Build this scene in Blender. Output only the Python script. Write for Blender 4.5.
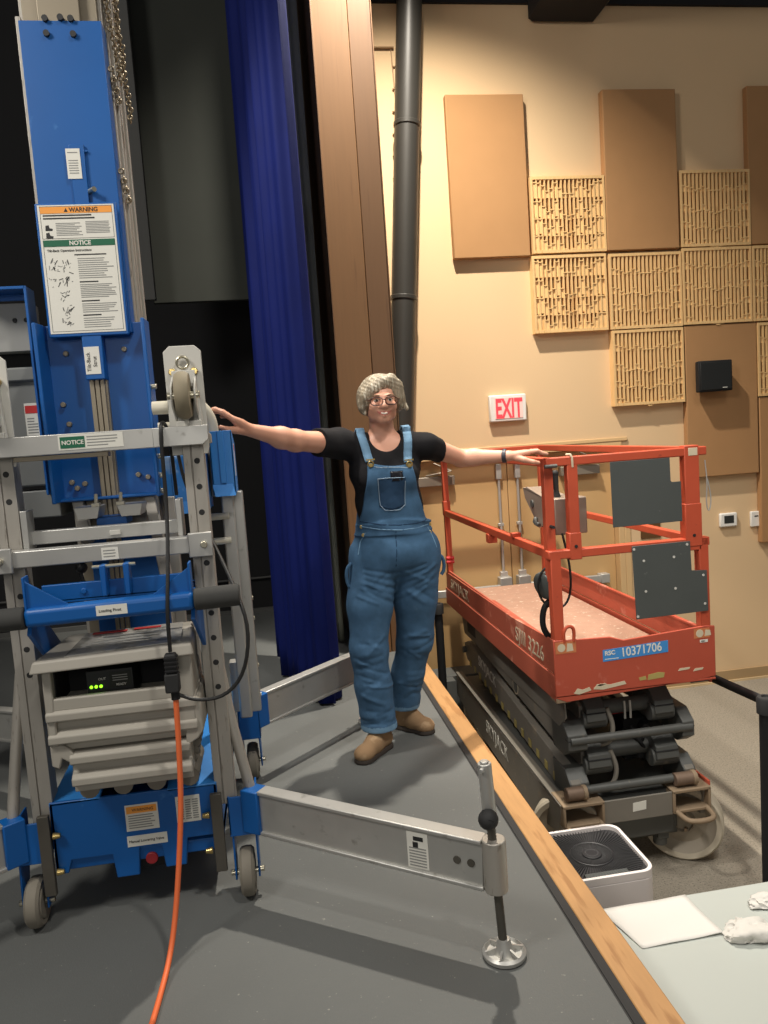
import bpy, bmesh, math, random
import numpy as np
from mathutils import Vector, Matrix, Euler

random.seed(7)
S = bpy.context.scene
for o in list(bpy.data.objects):
    bpy.data.objects.remove(o)
COL = S.collection

# ------------------------------------------------------------------ camera
PITCH, ROLL, YAW = (math.radians(a) for a in (5.76, -3.99, 8.1))
fw = Vector((math.sin(YAW) * math.cos(PITCH), math.cos(YAW) * math.cos(PITCH), -math.sin(PITCH)))
r0 = Vector((math.cos(YAW), -math.sin(YAW), 0))
u0 = r0.cross(fw)
rt = r0 * math.cos(ROLL) + u0 * math.sin(ROLL)
up = -r0 * math.sin(ROLL) + u0 * math.cos(ROLL)
cd = bpy.data.cameras.new('camera')
cd.sensor_fit = 'HORIZONTAL'; cd.sensor_width = 36; cd.lens = 36
cd.clip_start = .05; cd.clip_end = 100
cam = bpy.data.objects.new('camera', cd); COL.objects.link(cam)
cam.matrix_world = Matrix(((rt.x, up.x, -fw.x, 0), (rt.y, up.y, -fw.y, 0), (rt.z, up.z, -fw.z, 1.42), (0, 0, 0, 1)))
S.camera = cam

# ------------------------------------------------------------------ light
S.view_settings.view_transform = 'Standard'
S.view_settings.look = 'None'
S.view_settings.gamma = 1
S.view_settings.exposure = 0.0
S.view_settings.use_curve_mapping = False

W = bpy.data.worlds.new('world'); S.world = W; W.use_nodes = True
bg = W.node_tree.nodes['Background']
bg.inputs[0].default_value = (1.0, .97, .93, 1); bg.inputs[1].default_value = .15

def lamp(name, kind, loc, aim, energy, col, size=.1, spot=None, blend=.3, sizey=None):
    l = bpy.data.lights.new(name, kind); l.energy = energy; l.color = col
    if kind == 'AREA':
        l.size = size
        if sizey: l.shape = 'RECTANGLE'; l.size_y = sizey
    else:
        l.shadow_soft_size = size
    if kind == 'SPOT':
        l.spot_size = math.radians(spot); l.spot_blend = blend
    o = bpy.data.objects.new(name, l); COL.objects.link(o)
    o.location = loc
    d = Vector(aim) - Vector(loc)
    o.rotation_euler = d.to_track_quat('-Z', 'Y').to_euler()
    return o

WARM = (1.0, .92, .80)
HOUSE = (1.0, .95, .88)
lamp('house_downlight_and_fill', 'SPOT', (1.0, 4.3, 5.35), (1.35, 5.0, 0), 1420, WARM, .06, 109, 1.0)
lamp('house_downlight_and_fill', 'SPOT', (2.7, 1.5, 5.2), (2.1, 4.3, -.1), 520, HOUSE, .7, 62, .8)  # added soft fill for the lift and lower wall, not a known downlight
lamp('house_downlight_and_fill', 'SPOT', (1.3, .4, 5.2), (.45, 1.9, 0), 330, HOUSE, .14, 78, .7)
lamp('stage_fill_light', 'AREA', (-2.6, .6, 4.2), (.9, 3.9, .2), 105, (1.0, .95, .88), .9)  # added fill for the dark left flank of the lift; no lamp known there
lamp('stage_fill_light', 'AREA', (-.3, -2.2, 2.3), (-.3, 2.4, .6), 24, (1.0, .96, .90), 1.0)  # added fill from behind the camera, for the blue machine's front
lamp('stage_spot', 'SPOT', (-1.3, 3.0, 5.0), (1.25, 4.45, -.1), 520, (1.0, .94, .86), .15, 46, .8)

# ------------------------------------------------------------------ materials
def lin(c):
    out = []
    for v in c:
        v = v / 255.
        out.append(v / 12.92 if v <= .04045 else ((v + .055) / 1.055) ** 2.4)
    return tuple(out) + (1,)

def mat(name, rgb, rough=.5, metal=0., var=.06, scale=8., rgb2=None, amt2=.0, sc2=30., bump=0., bscale=120., spec=.5,
        stretch=None, emit=None):
    """procedural surface: base colour with soft value noise, optional second colour in noise patches, optional bump"""
    m = bpy.data.materials.new(name); m.use_nodes = True
    nt = m.node_tree; N = nt.nodes; L = nt.links
    b = N['Principled BSDF']
    b.inputs['Roughness'].default_value = rough
    b.inputs['Metallic'].default_value = metal
    b.inputs['Specular IOR Level'].default_value = spec
    tc = N.new('ShaderNodeTexCoord'); mp = N.new('ShaderNodeMapping')
    L.new(tc.outputs['Object'], mp.inputs['Vector'])
    if stretch: mp.inputs['Scale'].default_value = stretch
    n1 = N.new('ShaderNodeTexNoise'); n1.inputs['Scale'].default_value = scale; n1.inputs['Detail'].default_value = 4
    L.new(mp.outputs[0], n1.inputs['Vector'])
    c = lin(rgb)
    mx = N.new('ShaderNodeMix'); mx.data_type = 'RGBA'
    mx.inputs['A'].default_value = tuple(v * (1 - var) for v in c[:3]) + (1,)
    mx.inputs['B'].default_value = tuple(min(1, v * (1 + var)) for v in c[:3]) + (1,)
    L.new(n1.outputs['Fac'], mx.inputs['Factor'])
    out = mx.outputs['Result']
    if rgb2 is not None:
        n2 = N.new('ShaderNodeTexNoise'); n2.inputs['Scale'].default_value = sc2; n2.inputs['Detail'].default_value = 5
        L.new(mp.outputs[0], n2.inputs['Vector'])
        rp = N.new('ShaderNodeMapRange'); rp.inputs['From Min'].default_value = .72 - amt2; rp.inputs['From Max'].default_value = .80 - amt2
        L.new(n2.outputs['Fac'], rp.inputs['Value'])
        m2 = N.new('ShaderNodeMix'); m2.data_type = 'RGBA'
        L.new(rp.outputs[0], m2.inputs['Factor']); L.new(out, m2.inputs['A'])
        m2.inputs['B'].default_value = lin(rgb2)
        out = m2.outputs['Result']
    L.new(out, b.inputs['Base Color'])
    if bump:
        n3 = N.new('ShaderNodeTexNoise'); n3.inputs['Scale'].default_value = bscale; n3.inputs['Detail'].default_value = 3
        L.new(mp.outputs[0], n3.inputs['Vector'])
        bp = N.new('ShaderNodeBump'); bp.inputs['Strength'].default_value = bump; bp.inputs['Distance'].default_value = .01
        L.new(n3.outputs['Fac'], bp.inputs['Height']); L.new(bp.outputs[0], b.inputs['Normal'])
    if emit:
        b.inputs['Emission Color'].default_value = lin(emit[0]); b.inputs['Emission Strength'].default_value = emit[1]
    return m

M = {}
M['stage'] = mat('stage_black_floor', (94, 96, 94), .62, 0, .14, 2.2, (150, 148, 140), .02, 70, .12, 220)
M['stage_seam'] = mat('dark_floor_seam', (38, 38, 38), .7)
M['lip'] = mat('oak_edge', (184, 140, 92), .45, 0, .16, 9, (162, 118, 74), .16, 5, .05, 60, stretch=(6, .7, 6))
M['carpet'] = mat('grey_tan_carpet', (150, 142, 128), .95, 0, .3, 70, (108, 101, 90), .15, 120, .5, 300, spec=.1)
M['wall'] = mat('tan_painted_wall', (216, 186, 146), .8, 0, .03, 1.5, None, 0, 30, .06, 90, spec=.25)
M['basebd'] = mat('tan_rubber_base', (165, 138, 100), .6)
M['basebd_top'] = mat('base_edge', (205, 180, 140), .6)
M['panel'] = mat('tan_fabric_panel', (170, 130, 90), .95, 0, .05, 6, None, 0, 30, .25, 500, spec=.1)
M['panel_dk'] = mat('brown_fabric_panel', (150, 116, 80), .95, 0, .05, 6, None, 0, 30, .25, 500, spec=.1)
M['maple'] = mat('light_maple', (222, 184, 128), .5, 0, .12, 7, (200, 158, 102), .12, 6, .03, 60, stretch=(7, 7, .6))
M['maple_dk'] = mat('diffuser_backing', (120, 86, 50), .7)
M['post'] = mat('proscenium_oak_veneer', (122, 88, 54), .5, 0, .10, 6, (110, 77, 46), .1, 5, .02, 60, stretch=(9, 9, .35))
M['post2'] = mat('oak_veneer_dark', (108, 78, 50), .5, 0, .10, 6, (97, 69, 43), .1, 5, .02, 60, stretch=(9, 9, .35))
M['black'] = mat('matte_black', (14, 14, 16), .8, 0, .2, 5)
M['blackwall'] = mat('stage_black_paint', (17, 17, 19), .85, 0, .25, 2)
M['drape'] = mat('black_masking_cloth', (140, 142, 130), .95, 0, .25, 4, spec=.1)
M['flat'] = mat('charcoal_flat', (54, 56, 52), .9, 0, .12, 3, spec=.15)
M['flat2'] = mat('grey_flat_edge', (86, 86, 84), .9, 0, .12, 3, spec=.15)
M['duct'] = mat('dark_grey_duct', (54, 52, 48), .42, .15, .10, 3)
M['conduit'] = mat('painted_conduit', (150, 120, 86), .5, .2)
M['velour'] = mat('blue_velour', (7, 22, 86), .75, 0, .18, 5, None, 0, 30, .2, 400, spec=.2)
M['door'] = mat('tan_painted_door', (198, 162, 112), .5, 0, .03, 2)
M['frame'] = mat('tan_door_frame', (212, 178, 130), .5, 0, .03, 2)
M['steel'] = mat('brushed_steel', (188, 186, 180), .36, .4, .08, 20)
M['closer'] = mat('grey_closer', (142, 132, 118), .45, .4)
M['white'] = mat('white_plastic', (226, 224, 218), .45)
M['paper'] = mat('white_paper', (216, 214, 208), .85, 0, .02)
M['red_led'] = mat('red_exit_face', (240, 66, 78), .5, emit=((255, 60, 70), .55))
M['exit_pale'] = mat('exit_lens', (244, 206, 198), .4, emit=((255, 150, 140), .12))
M['screen'] = mat('dark_lcd', (48, 50, 48), .3)
M['sign_brown'] = mat('brown_plaque', (96, 66, 34), .5)
M['cap_grey'] = mat('grey_light', (198, 196, 188), .5)
# machine paints
M['blue'] = mat('blue_machine_paint', (6, 86, 158), .42, 0, .10, 5, (70, 128, 190), .03, 9, .02, 50)
M['blue_lt'] = mat('blue_worn_paint', (48, 126, 200), .45, 0, .14, 14, (150, 180, 214), .10, 9)
M['alu'] = mat('mill_aluminium', (186, 185, 180), .42, .62, .10, 14, (160, 158, 152), .08, 22)
M['alu_dk'] = mat('aged_aluminium', (172, 167, 158), .48, .45, .10, 10, (136, 130, 120), .10, 16, stretch=(6, 6, .8))
M['alu_shade'] = mat('shaded_aluminium', (146, 136, 118), .45, .45, .08, 10)  # aluminium with shade put into its colour
M['steel_dk'] = mat('weathered_steel', (92, 88, 80), .6, .5, .15, 12)
M['zinc'] = mat('zinc_fastener', (206, 200, 178), .28, .9)
M['brass'] = mat('brass_bolt', (196, 172, 112), .3, .85)
M['chain'] = mat('dull_chain', (150, 136, 112), .45, .6)
M['rubber'] = mat('black_rubber', (38, 38, 38), .72, 0, .12)
M['grip'] = mat('charcoal_foam_grip', (58, 58, 56), .85, 0, .14, 40)
M['tyre_grey'] = mat('grey_rubber_tyre', (124, 118, 106), .75, 0, .14, 20)
M['tyre_tan'] = mat('worn_taupe_tyre', (138, 128, 106), .7, 0, .14, 20)
M['abs'] = mat('grey_moulded_plastic', (162, 157, 146), .55, 0, .06, 8, (140, 135, 124), .06, 12)
M['abs_dk'] = mat('darker_grey_plastic', (112, 106, 96), .6)  # darker grey for the box vents and feet
M['cabgrey'] = mat('grey_cabinet', (150, 150, 146), .5, 0, .06, 4)
M['cabgrey2'] = mat('mid_grey_cabinet', (118, 120, 118), .5, 0, .06, 4)
M['cream'] = mat('cream_tube', (208, 202, 184), .42, .1)
M['label'] = mat('white_label', (222, 220, 210), .5, 0, .02)
M['ink'] = mat('black_ink', (34, 34, 34), .6)
M['ink_grey'] = mat('grey_ink', (138, 138, 134), .6)
M['orange'] = mat('orange_band', (240, 158, 66), .5)
M['sticker'] = mat('worn_orange_sticker', (196, 118, 74), .6, 0, .2, 60)
M['green'] = mat('green_band', (16, 96, 66), .5)
M['knob'] = mat('dark_red_knob', (150, 34, 42), .5)
M['redlab'] = mat('red_label_band', (196, 44, 44), .5)
M['charger'] = mat('black_charger', (26, 28, 28), .5)
M['led'] = mat('green_led', (150, 255, 40), .4, emit=((150, 255, 40), 2.2))
M['cable'] = mat('black_cable', (26, 26, 26), .5)
M['cord'] = mat('orange_cord', (232, 112, 62), .5)
M['film'] = mat('glossy_manual_cover', (172, 170, 164), .12, 0, .2, 14, (120, 118, 112), .2, 14)
# scissor lift paints
M['red'] = mat('orange_red_lift_paint', (180, 80, 58), .5, 0, .12, 5, (200, 122, 104), .08, 7, .03, 40)
M['red_pale'] = mat('patchy_pale_red_paint', (186, 94, 72), .55, 0, .14, 4, (222, 150, 126), .12, 6, .03, 40)  # paler red with lighter patches, for left side boards and deck sill
M['red_rail'] = mat('rail_orange_red', (186, 78, 50), .5, 0, .10, 9, (150, 62, 42), .04, 22)
M['deck'] = mat('dusty_deck', (182, 144, 122), .85, 0, .16, 14, (214, 196, 174), .1, 34, .5, 160)
M['charc'] = mat('charcoal_lift_paint', (84, 85, 82), .5, .1, .14, 6, (118, 112, 102), .06, 13, .03, 40)
M['charc_dusty_lit'] = mat('dusty_lit_charcoal', (124, 119, 110), .55, .1, .16, 6, (140, 130, 114), .10, 11, .03, 40)  # dusty paint, also lightened in place of light missing on the flank
M['rust'] = mat('rusty_bushing', (122, 102, 86), .6, .3, .2, 24)
M['taupe'] = mat('dusty_steel', (146, 126, 102), .7, .1, .14, 14)
M['plate'] = mat('slate_plate', (78, 82, 80), .55, .1, .10, 6, (110, 112, 108), .02, 30)
M['ctrl'] = mat('dirty_silver_box', (158, 142, 128), .5, .4, .12, 12)
M['bluelab'] = mat('blue_number_label', (66, 140, 206), .5)
M['worn'] = mat('bare_primer', (206, 192, 164), .7)
M['yellowmk'] = mat('yellow_marks', (172, 156, 92), .6)
M['wheel_cream'] = mat('non_marking_tyre', (190, 180, 160), .7, 0, .12, 10)
M['wheel_hub'] = mat('dusty_wheel_disc', (158, 148, 132), .6, .15, .14, 8)
M['purif'] = mat('white_purifier', (226, 218, 214), .4)
M['grille'] = mat('dark_grille', (40, 40, 42), .45)
M['grille_lt'] = mat('grille_rib', (66, 66, 67), .6)
M['table'] = mat('grey_white_tabletop', (180, 185, 179), .5, 0, .03, 3)
M['tissue'] = mat('tissue', (212, 209, 202), .9)

# ------------------------------------------------------------------ mesh builder
OFF = {}

class MB:
    def __init__(s):
        s.bm = bmesh.new(); s.mi = 0
    def m(s, i):
        s.mi = i; return s
    def _f(s, vs):
        try:
            f = s.bm.faces.new(vs); f.material_index = s.mi; return f
        except ValueError:
            return None
    def hull8(s, P):
        v = [s.bm.verts.new(p) for p in P]
        for q in ((0, 3, 2, 1), (4, 5, 6, 7), (0, 1, 5, 4), (1, 2, 6, 5), (2, 3, 7, 6), (3, 0, 4, 7)):
            s._f([v[i] for i in q])
        return s
    def box(s, x0, x1, y0, y1, z0, z1):
        if x0 > x1: x0, x1 = x1, x0
        if y0 > y1: y0, y1 = y1, y0
        if z0 > z1: z0, z1 = z1, z0
        return s.hull8([(x0, y0, z0), (x1, y0, z0), (x1, y1, z0), (x0, y1, z0), (x0, y0, z1), (x1, y0, z1), (x1, y1, z1), (x0, y1, z1)])
    def bar(s, a, b, w, h, upv=(0, 0, 1)):
        a = Vector(a); b = Vector(b); d = (b - a).normalized(); u = Vector(upv)
        x = d.cross(u)
        if x.length < 1e-4: x = d.cross(Vector((1, 0, 0)))
        x.normalize(); u = x.cross(d)
        P = []
        for c in (a, b):
            for sx, su in ((-1, -1), (1, -1), (1, 1), (-1, 1)):
                P.append(c + x * sx * w / 2 + u * su * h / 2)
        return s.hull8(P)
    def ring(s, c, x, y, r, n):
        return [s.bm.verts.new(c + x * math.cos(2 * math.pi * i / n) * r + y * math.sin(2 * math.pi * i / n) * r) for i in range(n)]
    def cyl(s, a, b, r0, r1=None, n=20, cap=True):
        a = Vector(a); b = Vector(b); r1 = r0 if r1 is None else r1
        d = (b - a).normalized()
        x = d.orthogonal().normalized(); y = d.cross(x)
        A = s.ring(a, x, y, r0, n); B = s.ring(b, x, y, r1, n)
        for i in range(n):
            s._f([A[i], A[(i + 1) % n], B[(i + 1) % n], B[i]])
        if cap:
            s._f(A[::-1]); s._f(B)
        return s
    def tube(s, pts, r, n=10, smooth=0):
        pts = [Vector(p) for p in pts]
        lst = isinstance(r, (list, tuple)); R_ = list(r) if lst else None
        for _ in range(smooth):
            q = [pts[0]]; rq = [R_[0]] if lst else None
            for i, (a, b) in enumerate(zip(pts, pts[1:])):
                q += [a * .75 + b * .25, a * .25 + b * .75]
                if lst: rq += [R_[i] * .75 + R_[i + 1] * .25, R_[i] * .25 + R_[i + 1] * .75]
            pts = q + [pts[-1]]
            if lst: R_ = rq + [R_[-1]]
        T = [(pts[min(i + 1, len(pts) - 1)] - pts[max(i - 1, 0)]).normalized() for i in range(len(pts))]
        x = T[0].orthogonal().normalized(); prev = None
        for i, p in enumerate(pts):
            x = (x - T[i] * x.dot(T[i])).normalized(); y = T[i].cross(x)
            rr = R_[i] if lst else r
            R = s.ring(p, x, y, rr, n)
            if prev:
                for k in range(n):
                    s._f([prev[k], prev[(k + 1) % n], R[(k + 1) % n], R[k]])
            else:
                s._f(R[::-1])
            prev = R
        s._f(prev)
        return s
    def lathe(s, prof, c, axis=(0, 0, 1), n=32):
        c = Vector(c); d = Vector(axis).normalized(); x = d.orthogonal().normalized(); y = d.cross(x)
        prev = None
        for r, h in prof:
            if r < 1e-5:
                R = [s.bm.verts.new(c + d * h)]
            else:
                R = s.ring(c + d * h, x, y, r, n)
            if prev:
                if len(prev) == 1 and len(R) > 1:
                    for k in range(n): s._f([prev[0], R[(k + 1) % n], R[k]])
                elif len(R) == 1 and len(prev) > 1:
                    for k in range(n): s._f([prev[k], prev[(k + 1) % n], R[0]])
                elif len(R) > 1:
                    for k in range(n): s._f([prev[k], prev[(k + 1) % n], R[(k + 1) % n], R[k]])
            prev = R
        return s
    def prism(s, poly, plane, d0, d1):
        """polygon in plane 'xz','xy','yz' extruded along the third axis"""
        def P(a, b, d):
            return {'xz': (a, d, b), 'xy': (a, b, d), 'yz': (d, a, b)}[plane]
        A = [s.bm.verts.new(P(a, b, d0)) for a, b in poly]
        B = [s.bm.verts.new(P(a, b, d1)) for a, b in poly]
        n = len(poly)
        s._f(A[::-1]); s._f(B)
        for i in range(n):
            s._f([A[i], A[(i + 1) % n], B[(i + 1) % n], B[i]])
        return s
    def torus(s, c, axis, R, r, n=24, k=8):
        c = Vector(c); d = Vector(axis).normalized(); x = d.orthogonal().normalized(); y = d.cross(x)
        pts = [c + (x * math.cos(2 * math.pi * i / n) + y * math.sin(2 * math.pi * i / n)) * R for i in range(n)]
        rings = []
        for i, p in enumerate(pts):
            o = (p - c).normalized()
            rings.append([s.bm.verts.new(p + o * r * math.cos(2 * math.pi * j / k) + d * r * math.sin(2 * math.pi * j / k)) for j in range(k)])
        for i in range(n):
            a = rings[i]; b = rings[(i + 1) % n]
            for j in range(k):
                s._f([a[j], a[(j + 1) % k], b[(j + 1) % k], b[j]])
        return s
    def sphere(s, c, r, sc=(1, 1, 1), n=16):
        mt = Matrix.Translation(c) @ Matrix.Diagonal((r * sc[0], r * sc[1], r * sc[2], 1))
        before = set(s.bm.faces)
        bmesh.ops.create_uvsphere(s.bm, u_segments=n, v_segments=max(6, n // 2), radius=1, matrix=mt)
        for f in s.bm.faces:
            if f not in before: f.material_index = s.mi
        return s
    def grid(s, fn, nu, nv):
        V = [[s.bm.verts.new(fn(i / (nu - 1), j / (nv - 1))) for j in range(nv)] for i in range(nu)]
        for i in range(nu - 1):
            for j in range(nv - 1):
                s._f([V[i][j], V[i + 1][j], V[i + 1][j + 1], V[i][j + 1]])
        return s
    def build(s, name, mats, parent=None, origin=None, bevel=0., angle=38, seg=2, solid=0., fixn=True):
        if fixn: bmesh.ops.recalc_face_normals(s.bm, faces=s.bm.faces)
        off = OFF[parent] if parent is not None else Vector(origin if origin else (0, 0, 0))
        bmesh.ops.translate(s.bm, verts=s.bm.verts, vec=-off)
        me = bpy.data.meshes.new(name); s.bm.to_mesh(me); s.bm.free()
        if not isinstance(mats, (list, tuple)): mats = [mats]
        for m_ in mats: me.materials.append(M[m_] if isinstance(m_, str) else m_)
        me.polygons.foreach_set('use_smooth', [True] * len(me.polygons))
        me.set_sharp_from_angle(angle=math.radians(angle))
        o = bpy.data.objects.new(name, me); COL.objects.link(o)
        if parent is not None: o.parent = parent
        else: o.location = off
        OFF[o] = off
        if solid:
            md = o.modifiers.new('solid', 'SOLIDIFY'); md.thickness = solid; md.offset = 0
        if bevel:
            md = o.modifiers.new('bevel', 'BEVEL'); md.width = bevel; md.segments = seg
            md.limit_method = 'ANGLE'; md.angle_limit = math.radians(40)
        return o

def thing(name, label, cat, loc, group=None):
    o = bpy.data.objects.new(name, None); COL.objects.link(o)
    o.location = loc; o.empty_display_size = .05
    o['label'] = label; o['category'] = cat
    if group: o['group'] = group
    OFF[o] = Vector(loc)
    return o
def tag(o, label, cat, group=None):
    o['label'] = label; o['category'] = cat
    if group: o['group'] = group
    return o
def struct(o):
    o['kind'] = 'structure'; return o

def text(name, s, size, org, xd, yd, m, parent=None, depth=.0006, align='LEFT', wide=1.0, bold=0.):
    """built-in-font lettering laid on a surface: org lower-left (or centre), xd reading direction, yd up direction"""
    cu = bpy.data.curves.new('lettering', 'FONT'); cu.body = s; cu.size = size; cu.extrude = depth; cu.align_x = align
    cu.resolution_u = 3; cu.offset = bold
    ob = bpy.data.objects.new('lettering_tmp', cu); COL.objects.link(ob)
    dg = bpy.context.evaluated_depsgraph_get()
    me = bpy.data.meshes.new_from_object(ob.evaluated_get(dg)); me.name = name
    bpy.data.objects.remove(ob); bpy.data.curves.remove(cu)
    xd = Vector(xd).normalized(); yd = Vector(yd).normalized(); zd = xd.cross(yd)
    off = OFF[parent] if parent is not None else Vector((0, 0, 0))
    o_ = Vector(org) - off
    Mx = Matrix(((xd.x * wide, yd.x, zd.x, o_.x), (xd.y * wide, yd.y, zd.y, o_.y), (xd.z * wide, yd.z, zd.z, o_.z), (0, 0, 0, 1)))
    me.transform(Mx)
    me.materials.clear(); me.materials.append(M[m])
    o = bpy.data.objects.new(name, me); COL.objects.link(o)
    if parent is not None: o.parent = parent
    OFF[o] = off
    return o

def lines(mb, x0, x1, z0, z1, n, y, th, ragged=.25, axis='xz'):
    """rows of tiny print as thin raised strips on a vertical face at depth y"""
    for i in range(n):
        z = z1 - (z1 - z0) * (i + .5) / n
        e = x1 - (x1 - x0) * random.random() * ragged
        mb.box(x0, e, y - .0004, y, z - th / 2, z + th / 2)
# ================================================================== ROOM
def sbox(name, m, *b, bevel=0):
    return struct(MB().box(*b).build(name, m, origin=((b[0] + b[1]) / 2, (b[2] + b[3]) / 2, b[4]), bevel=bevel))

H = -.88                                                # the house floor lies this far below the stage
sbox('stage_floor', 'stage', -6, .73, -2.5, 6.5, -.12, 0)
sbox('floor', 'carpet', .86, 9, -2.5, 6.4, H - .1, H)
# oak nosing, dark strip inside it and the stage front below
mb = MB(); mb.box(.762, .85, -2.5, 4.868, -.045, .004)
struct(mb.build('trim_1', 'lip', origin=(.8, 1.2, -.045), bevel=.004))
mb = MB(); mb.box(.73, .762, -2.5, 4.868, -.05, .0); mb.box(.735, .741, -2.5, 4.868, 0, .003)
struct(mb.build('trim_2', ['stage_seam'], origin=(.74, 1.2, -.05)))
sbox('wall_stage_front', 'black', .74, .845, -2.5, 4.868, H, -.05)
# far wall with the door opening (x .95..2.80, up to 1.235)
DX0, DX1, DZ = .90, 2.815, 1.235
mb = MB()
mb.box(.83, DX0, 5.9, 6.3, H, 5.2); mb.box(DX1, 9, 5.9, 6.3, H, 5.2); mb.box(DX0, DX1, 5.9, 6.3, DZ, 5.2)
struct(mb.build('wall_back', 'wall', origin=(3, 6.1, H)))
mb = MB(); mb.box(DX1 + .055, 9, 5.888, 5.9, H, H + .1)
mb.m(1).box(DX1 + .055, 9, 5.878, 5.9, H, H + .018)
struct(mb.build('baseboard_back', ['basebd', 'basebd_top'], origin=(5, 5.89, H)))
# door frame and the recess behind it
mb = MB()
mb.box(DX0 + .001, DX0 + .05, 5.888, 6.12, H, DZ - .05); mb.box(DX1 - .05, DX1 - .001, 5.888, 6.12, H, DZ - .05); mb.box(DX1, DX1 + .05, 5.888, 5.899, H, DZ - .05)
mb.box(DX0 + .001, DX1 - .001, 5.8885, 6.12, DZ - .05, DZ - .001); mb.box(DX0, DX1 + .05, 5.884, 5.899, DZ, DZ + .03)
struct(mb.build('trim_3', 'frame', origin=(1.85, 6, H), bevel=.004))
sbox('wall_corridor', 'door', DX0, DX1, 6.16, 6.25, H, DZ)
SEAM = 1.868
def door(name, x0, x1, hinge_left):
    d = struct(MB().box(x0, x1, 5.968, 6.013, H + .012, DZ - .054).build(name, 'door', origin=((x0 + x1) / 2, 5.988, H), bevel=.003))
    s = 1 if hinge_left else -1
    lx = (x1 - .075) if hinge_left else (x0 + .075)       # lock side rod
    b = MB(); b.box(x0 + .1, x1 - .1, 5.893, 5.933, .09, .15); b.box(lx - .05, lx + .05, 5.883, 5.968, .07, .21)
    b.box(x0 + .09 if hinge_left else x1 - .17, x0 + .17 if hinge_left else x1 - .09, 5.888, 5.968, .082, .158)
    b.build('panic_bar', 'steel', d, bevel=.006)
    r = MB(); r.cyl((lx, 5.948, .2), (lx, 5.948, 1.04), .011, n=12); r.cyl((lx, 5.948, .1), (lx, 5.948, H + .1), .011, n=12)
    r.box(lx - .022, lx + .022, 5.933, 5.968, 1.0, 1.12); r.box(lx - .022, lx + .022, 5.938, 5.968, .62, .645)
    r.box(lx - .03, lx + .03, 5.928, 5.968, .19, .25)
    r.build('vertical_rod', 'steel', d, bevel=.003)
    cx0 = x0 + .14 if hinge_left else x1 - .46
    c = MB(); c.box(cx0, cx0 + .33, 5.913, 5.968, .985, 1.06)
    c.bar((cx0 + .1, 5.928, 1.07), (cx0 + .3, 5.878, 1.10), .03, .012); c.bar((cx0 + .3, 5.878, 1.10), (cx0 + .16, 5.908, 1.17), .025, .01)
    c.build('door_closer', 'closer', d, bevel=.006)
    return d
door('door_1', DX0 + .053, SEAM - .003, True)
door('door_2', SEAM + .003, DX1 - .053, False)
# dark beam and soffit along the top of the far wall
sbox('ceiling', 'black', .835, 9, 5.872, 5.9, 4.565, 5.2)
# proscenium return in two oak boards with trim beads
mb = MB(); mb.box(.455, .680, 4.87, 5.9, -.05, 5.2); mb.m(1).box(.684, .828, 4.878, 5.9, H, 5.2)
mb.m(1).box(.455, .466, 4.862, 4.9, 0, 5.2); mb.box(.822, .83, 4.868, 4.9, H, 5.2)
struct(mb.build('trim_4', ['post', 'post2'], origin=(.64, 5.3, H), bevel=.003))
# stage black box
sbox('wall_stage', 'blackwall', -6, .455, 6.5, 6.6, 0, 5.5)
sbox('wall_left', 'blackwall', -6.1, -6, -2.5, 6.6, 0, 5.5)
sbox('baseboard_stage', 'flat2', -6, .455, 6.47, 6.5, .0, .035)

# ---- things on the stage side
o = MB()
o.box(-.70, -.03, 5.55, 5.6, 2.42, 5.3)
tag(o.build('masking_flat', 'flat', origin=(-.6, 5.58, 2.30), bevel=.004), 'wide charcoal flat hanging high behind the blue mast', 'stage flat')
o = MB(); o.box(-.83, -.655, 5.30, 5.36, 2.40, 5.3)
tag(o.build('border_strip', 'flat2', origin=(-.86, 5.33, 2.2), bevel=.004), 'narrow lighter grey strip hanging directly beside the mast, left of the charcoal flat', 'stage flat')
t = MB()
t.tube([(-6, 6.46, .30), (-2, 6.46, .29), (.44, 6.46, .30)], .008, 8)
tag(t.build('wall_conduit', 'flat2', origin=(-2, 6.46, .3)), 'thin grey conduit low along the black rear stage wall', 'conduit')
# black drape gathered between the blue curtain and the oak return
def fold_cloth(name, path, z0, z1, m, amp, wl, taper=.0, ph=0., thick=.006, nz=30, per=220):
    """cloth hung from a plan-view polyline, with folds running down"""
    P = [Vector((a, b, 0)) for a, b in path]
    seg = [(P[i + 1] - P[i]).length for i in range(len(P) - 1)]; tot = sum(seg)
    def at(u):
        d = u * tot
        for i, s_ in enumerate(seg):
            if d <= s_ or i == len(seg) - 1:
                q = P[i].lerp(P[i + 1], min(1, d / s_)); t_ = (P[i + 1] - P[i]).normalized(); return q, Vector((t_.y, -t_.x, 0))
            d -= s_
    cen = sum(P, Vector()) / len(P)
    def fn(u, v):
        q, n = at(u); z = z0 + (z1 - z0) * v
        d = u * tot
        a = amp * (.75 + .35 * math.sin(7 * u + ph)) * (1 - .25 * v)
        w = math.sin(2 * math.pi * d / wl + ph + .5 * math.sin(9 * u + 1.3 * v)) + .35 * math.sin(2 * math.pi * d / (wl * .43) + 2 * ph + .8 * v)
        p = q + n * a * w
        p = cen + (p - cen) * (1 - taper * v)
        return (p.x, p.y, z)
    mb = MB().grid(fn, per, nz)
    return mb.build(name, m, origin=(cen.x, cen.y, z0), solid=thick, angle=80, fixn=False)
o = fold_cloth('masking_drape', [(.19, 5.75), (.22, 5.3), (.41, 5.22)], .02, 5.3, 'drape', .03, .16, 0, .6, per=120)
tag(o, 'dark grey masking drape squeezed between the blue curtain and the oak post', 'stage drape')
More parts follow.
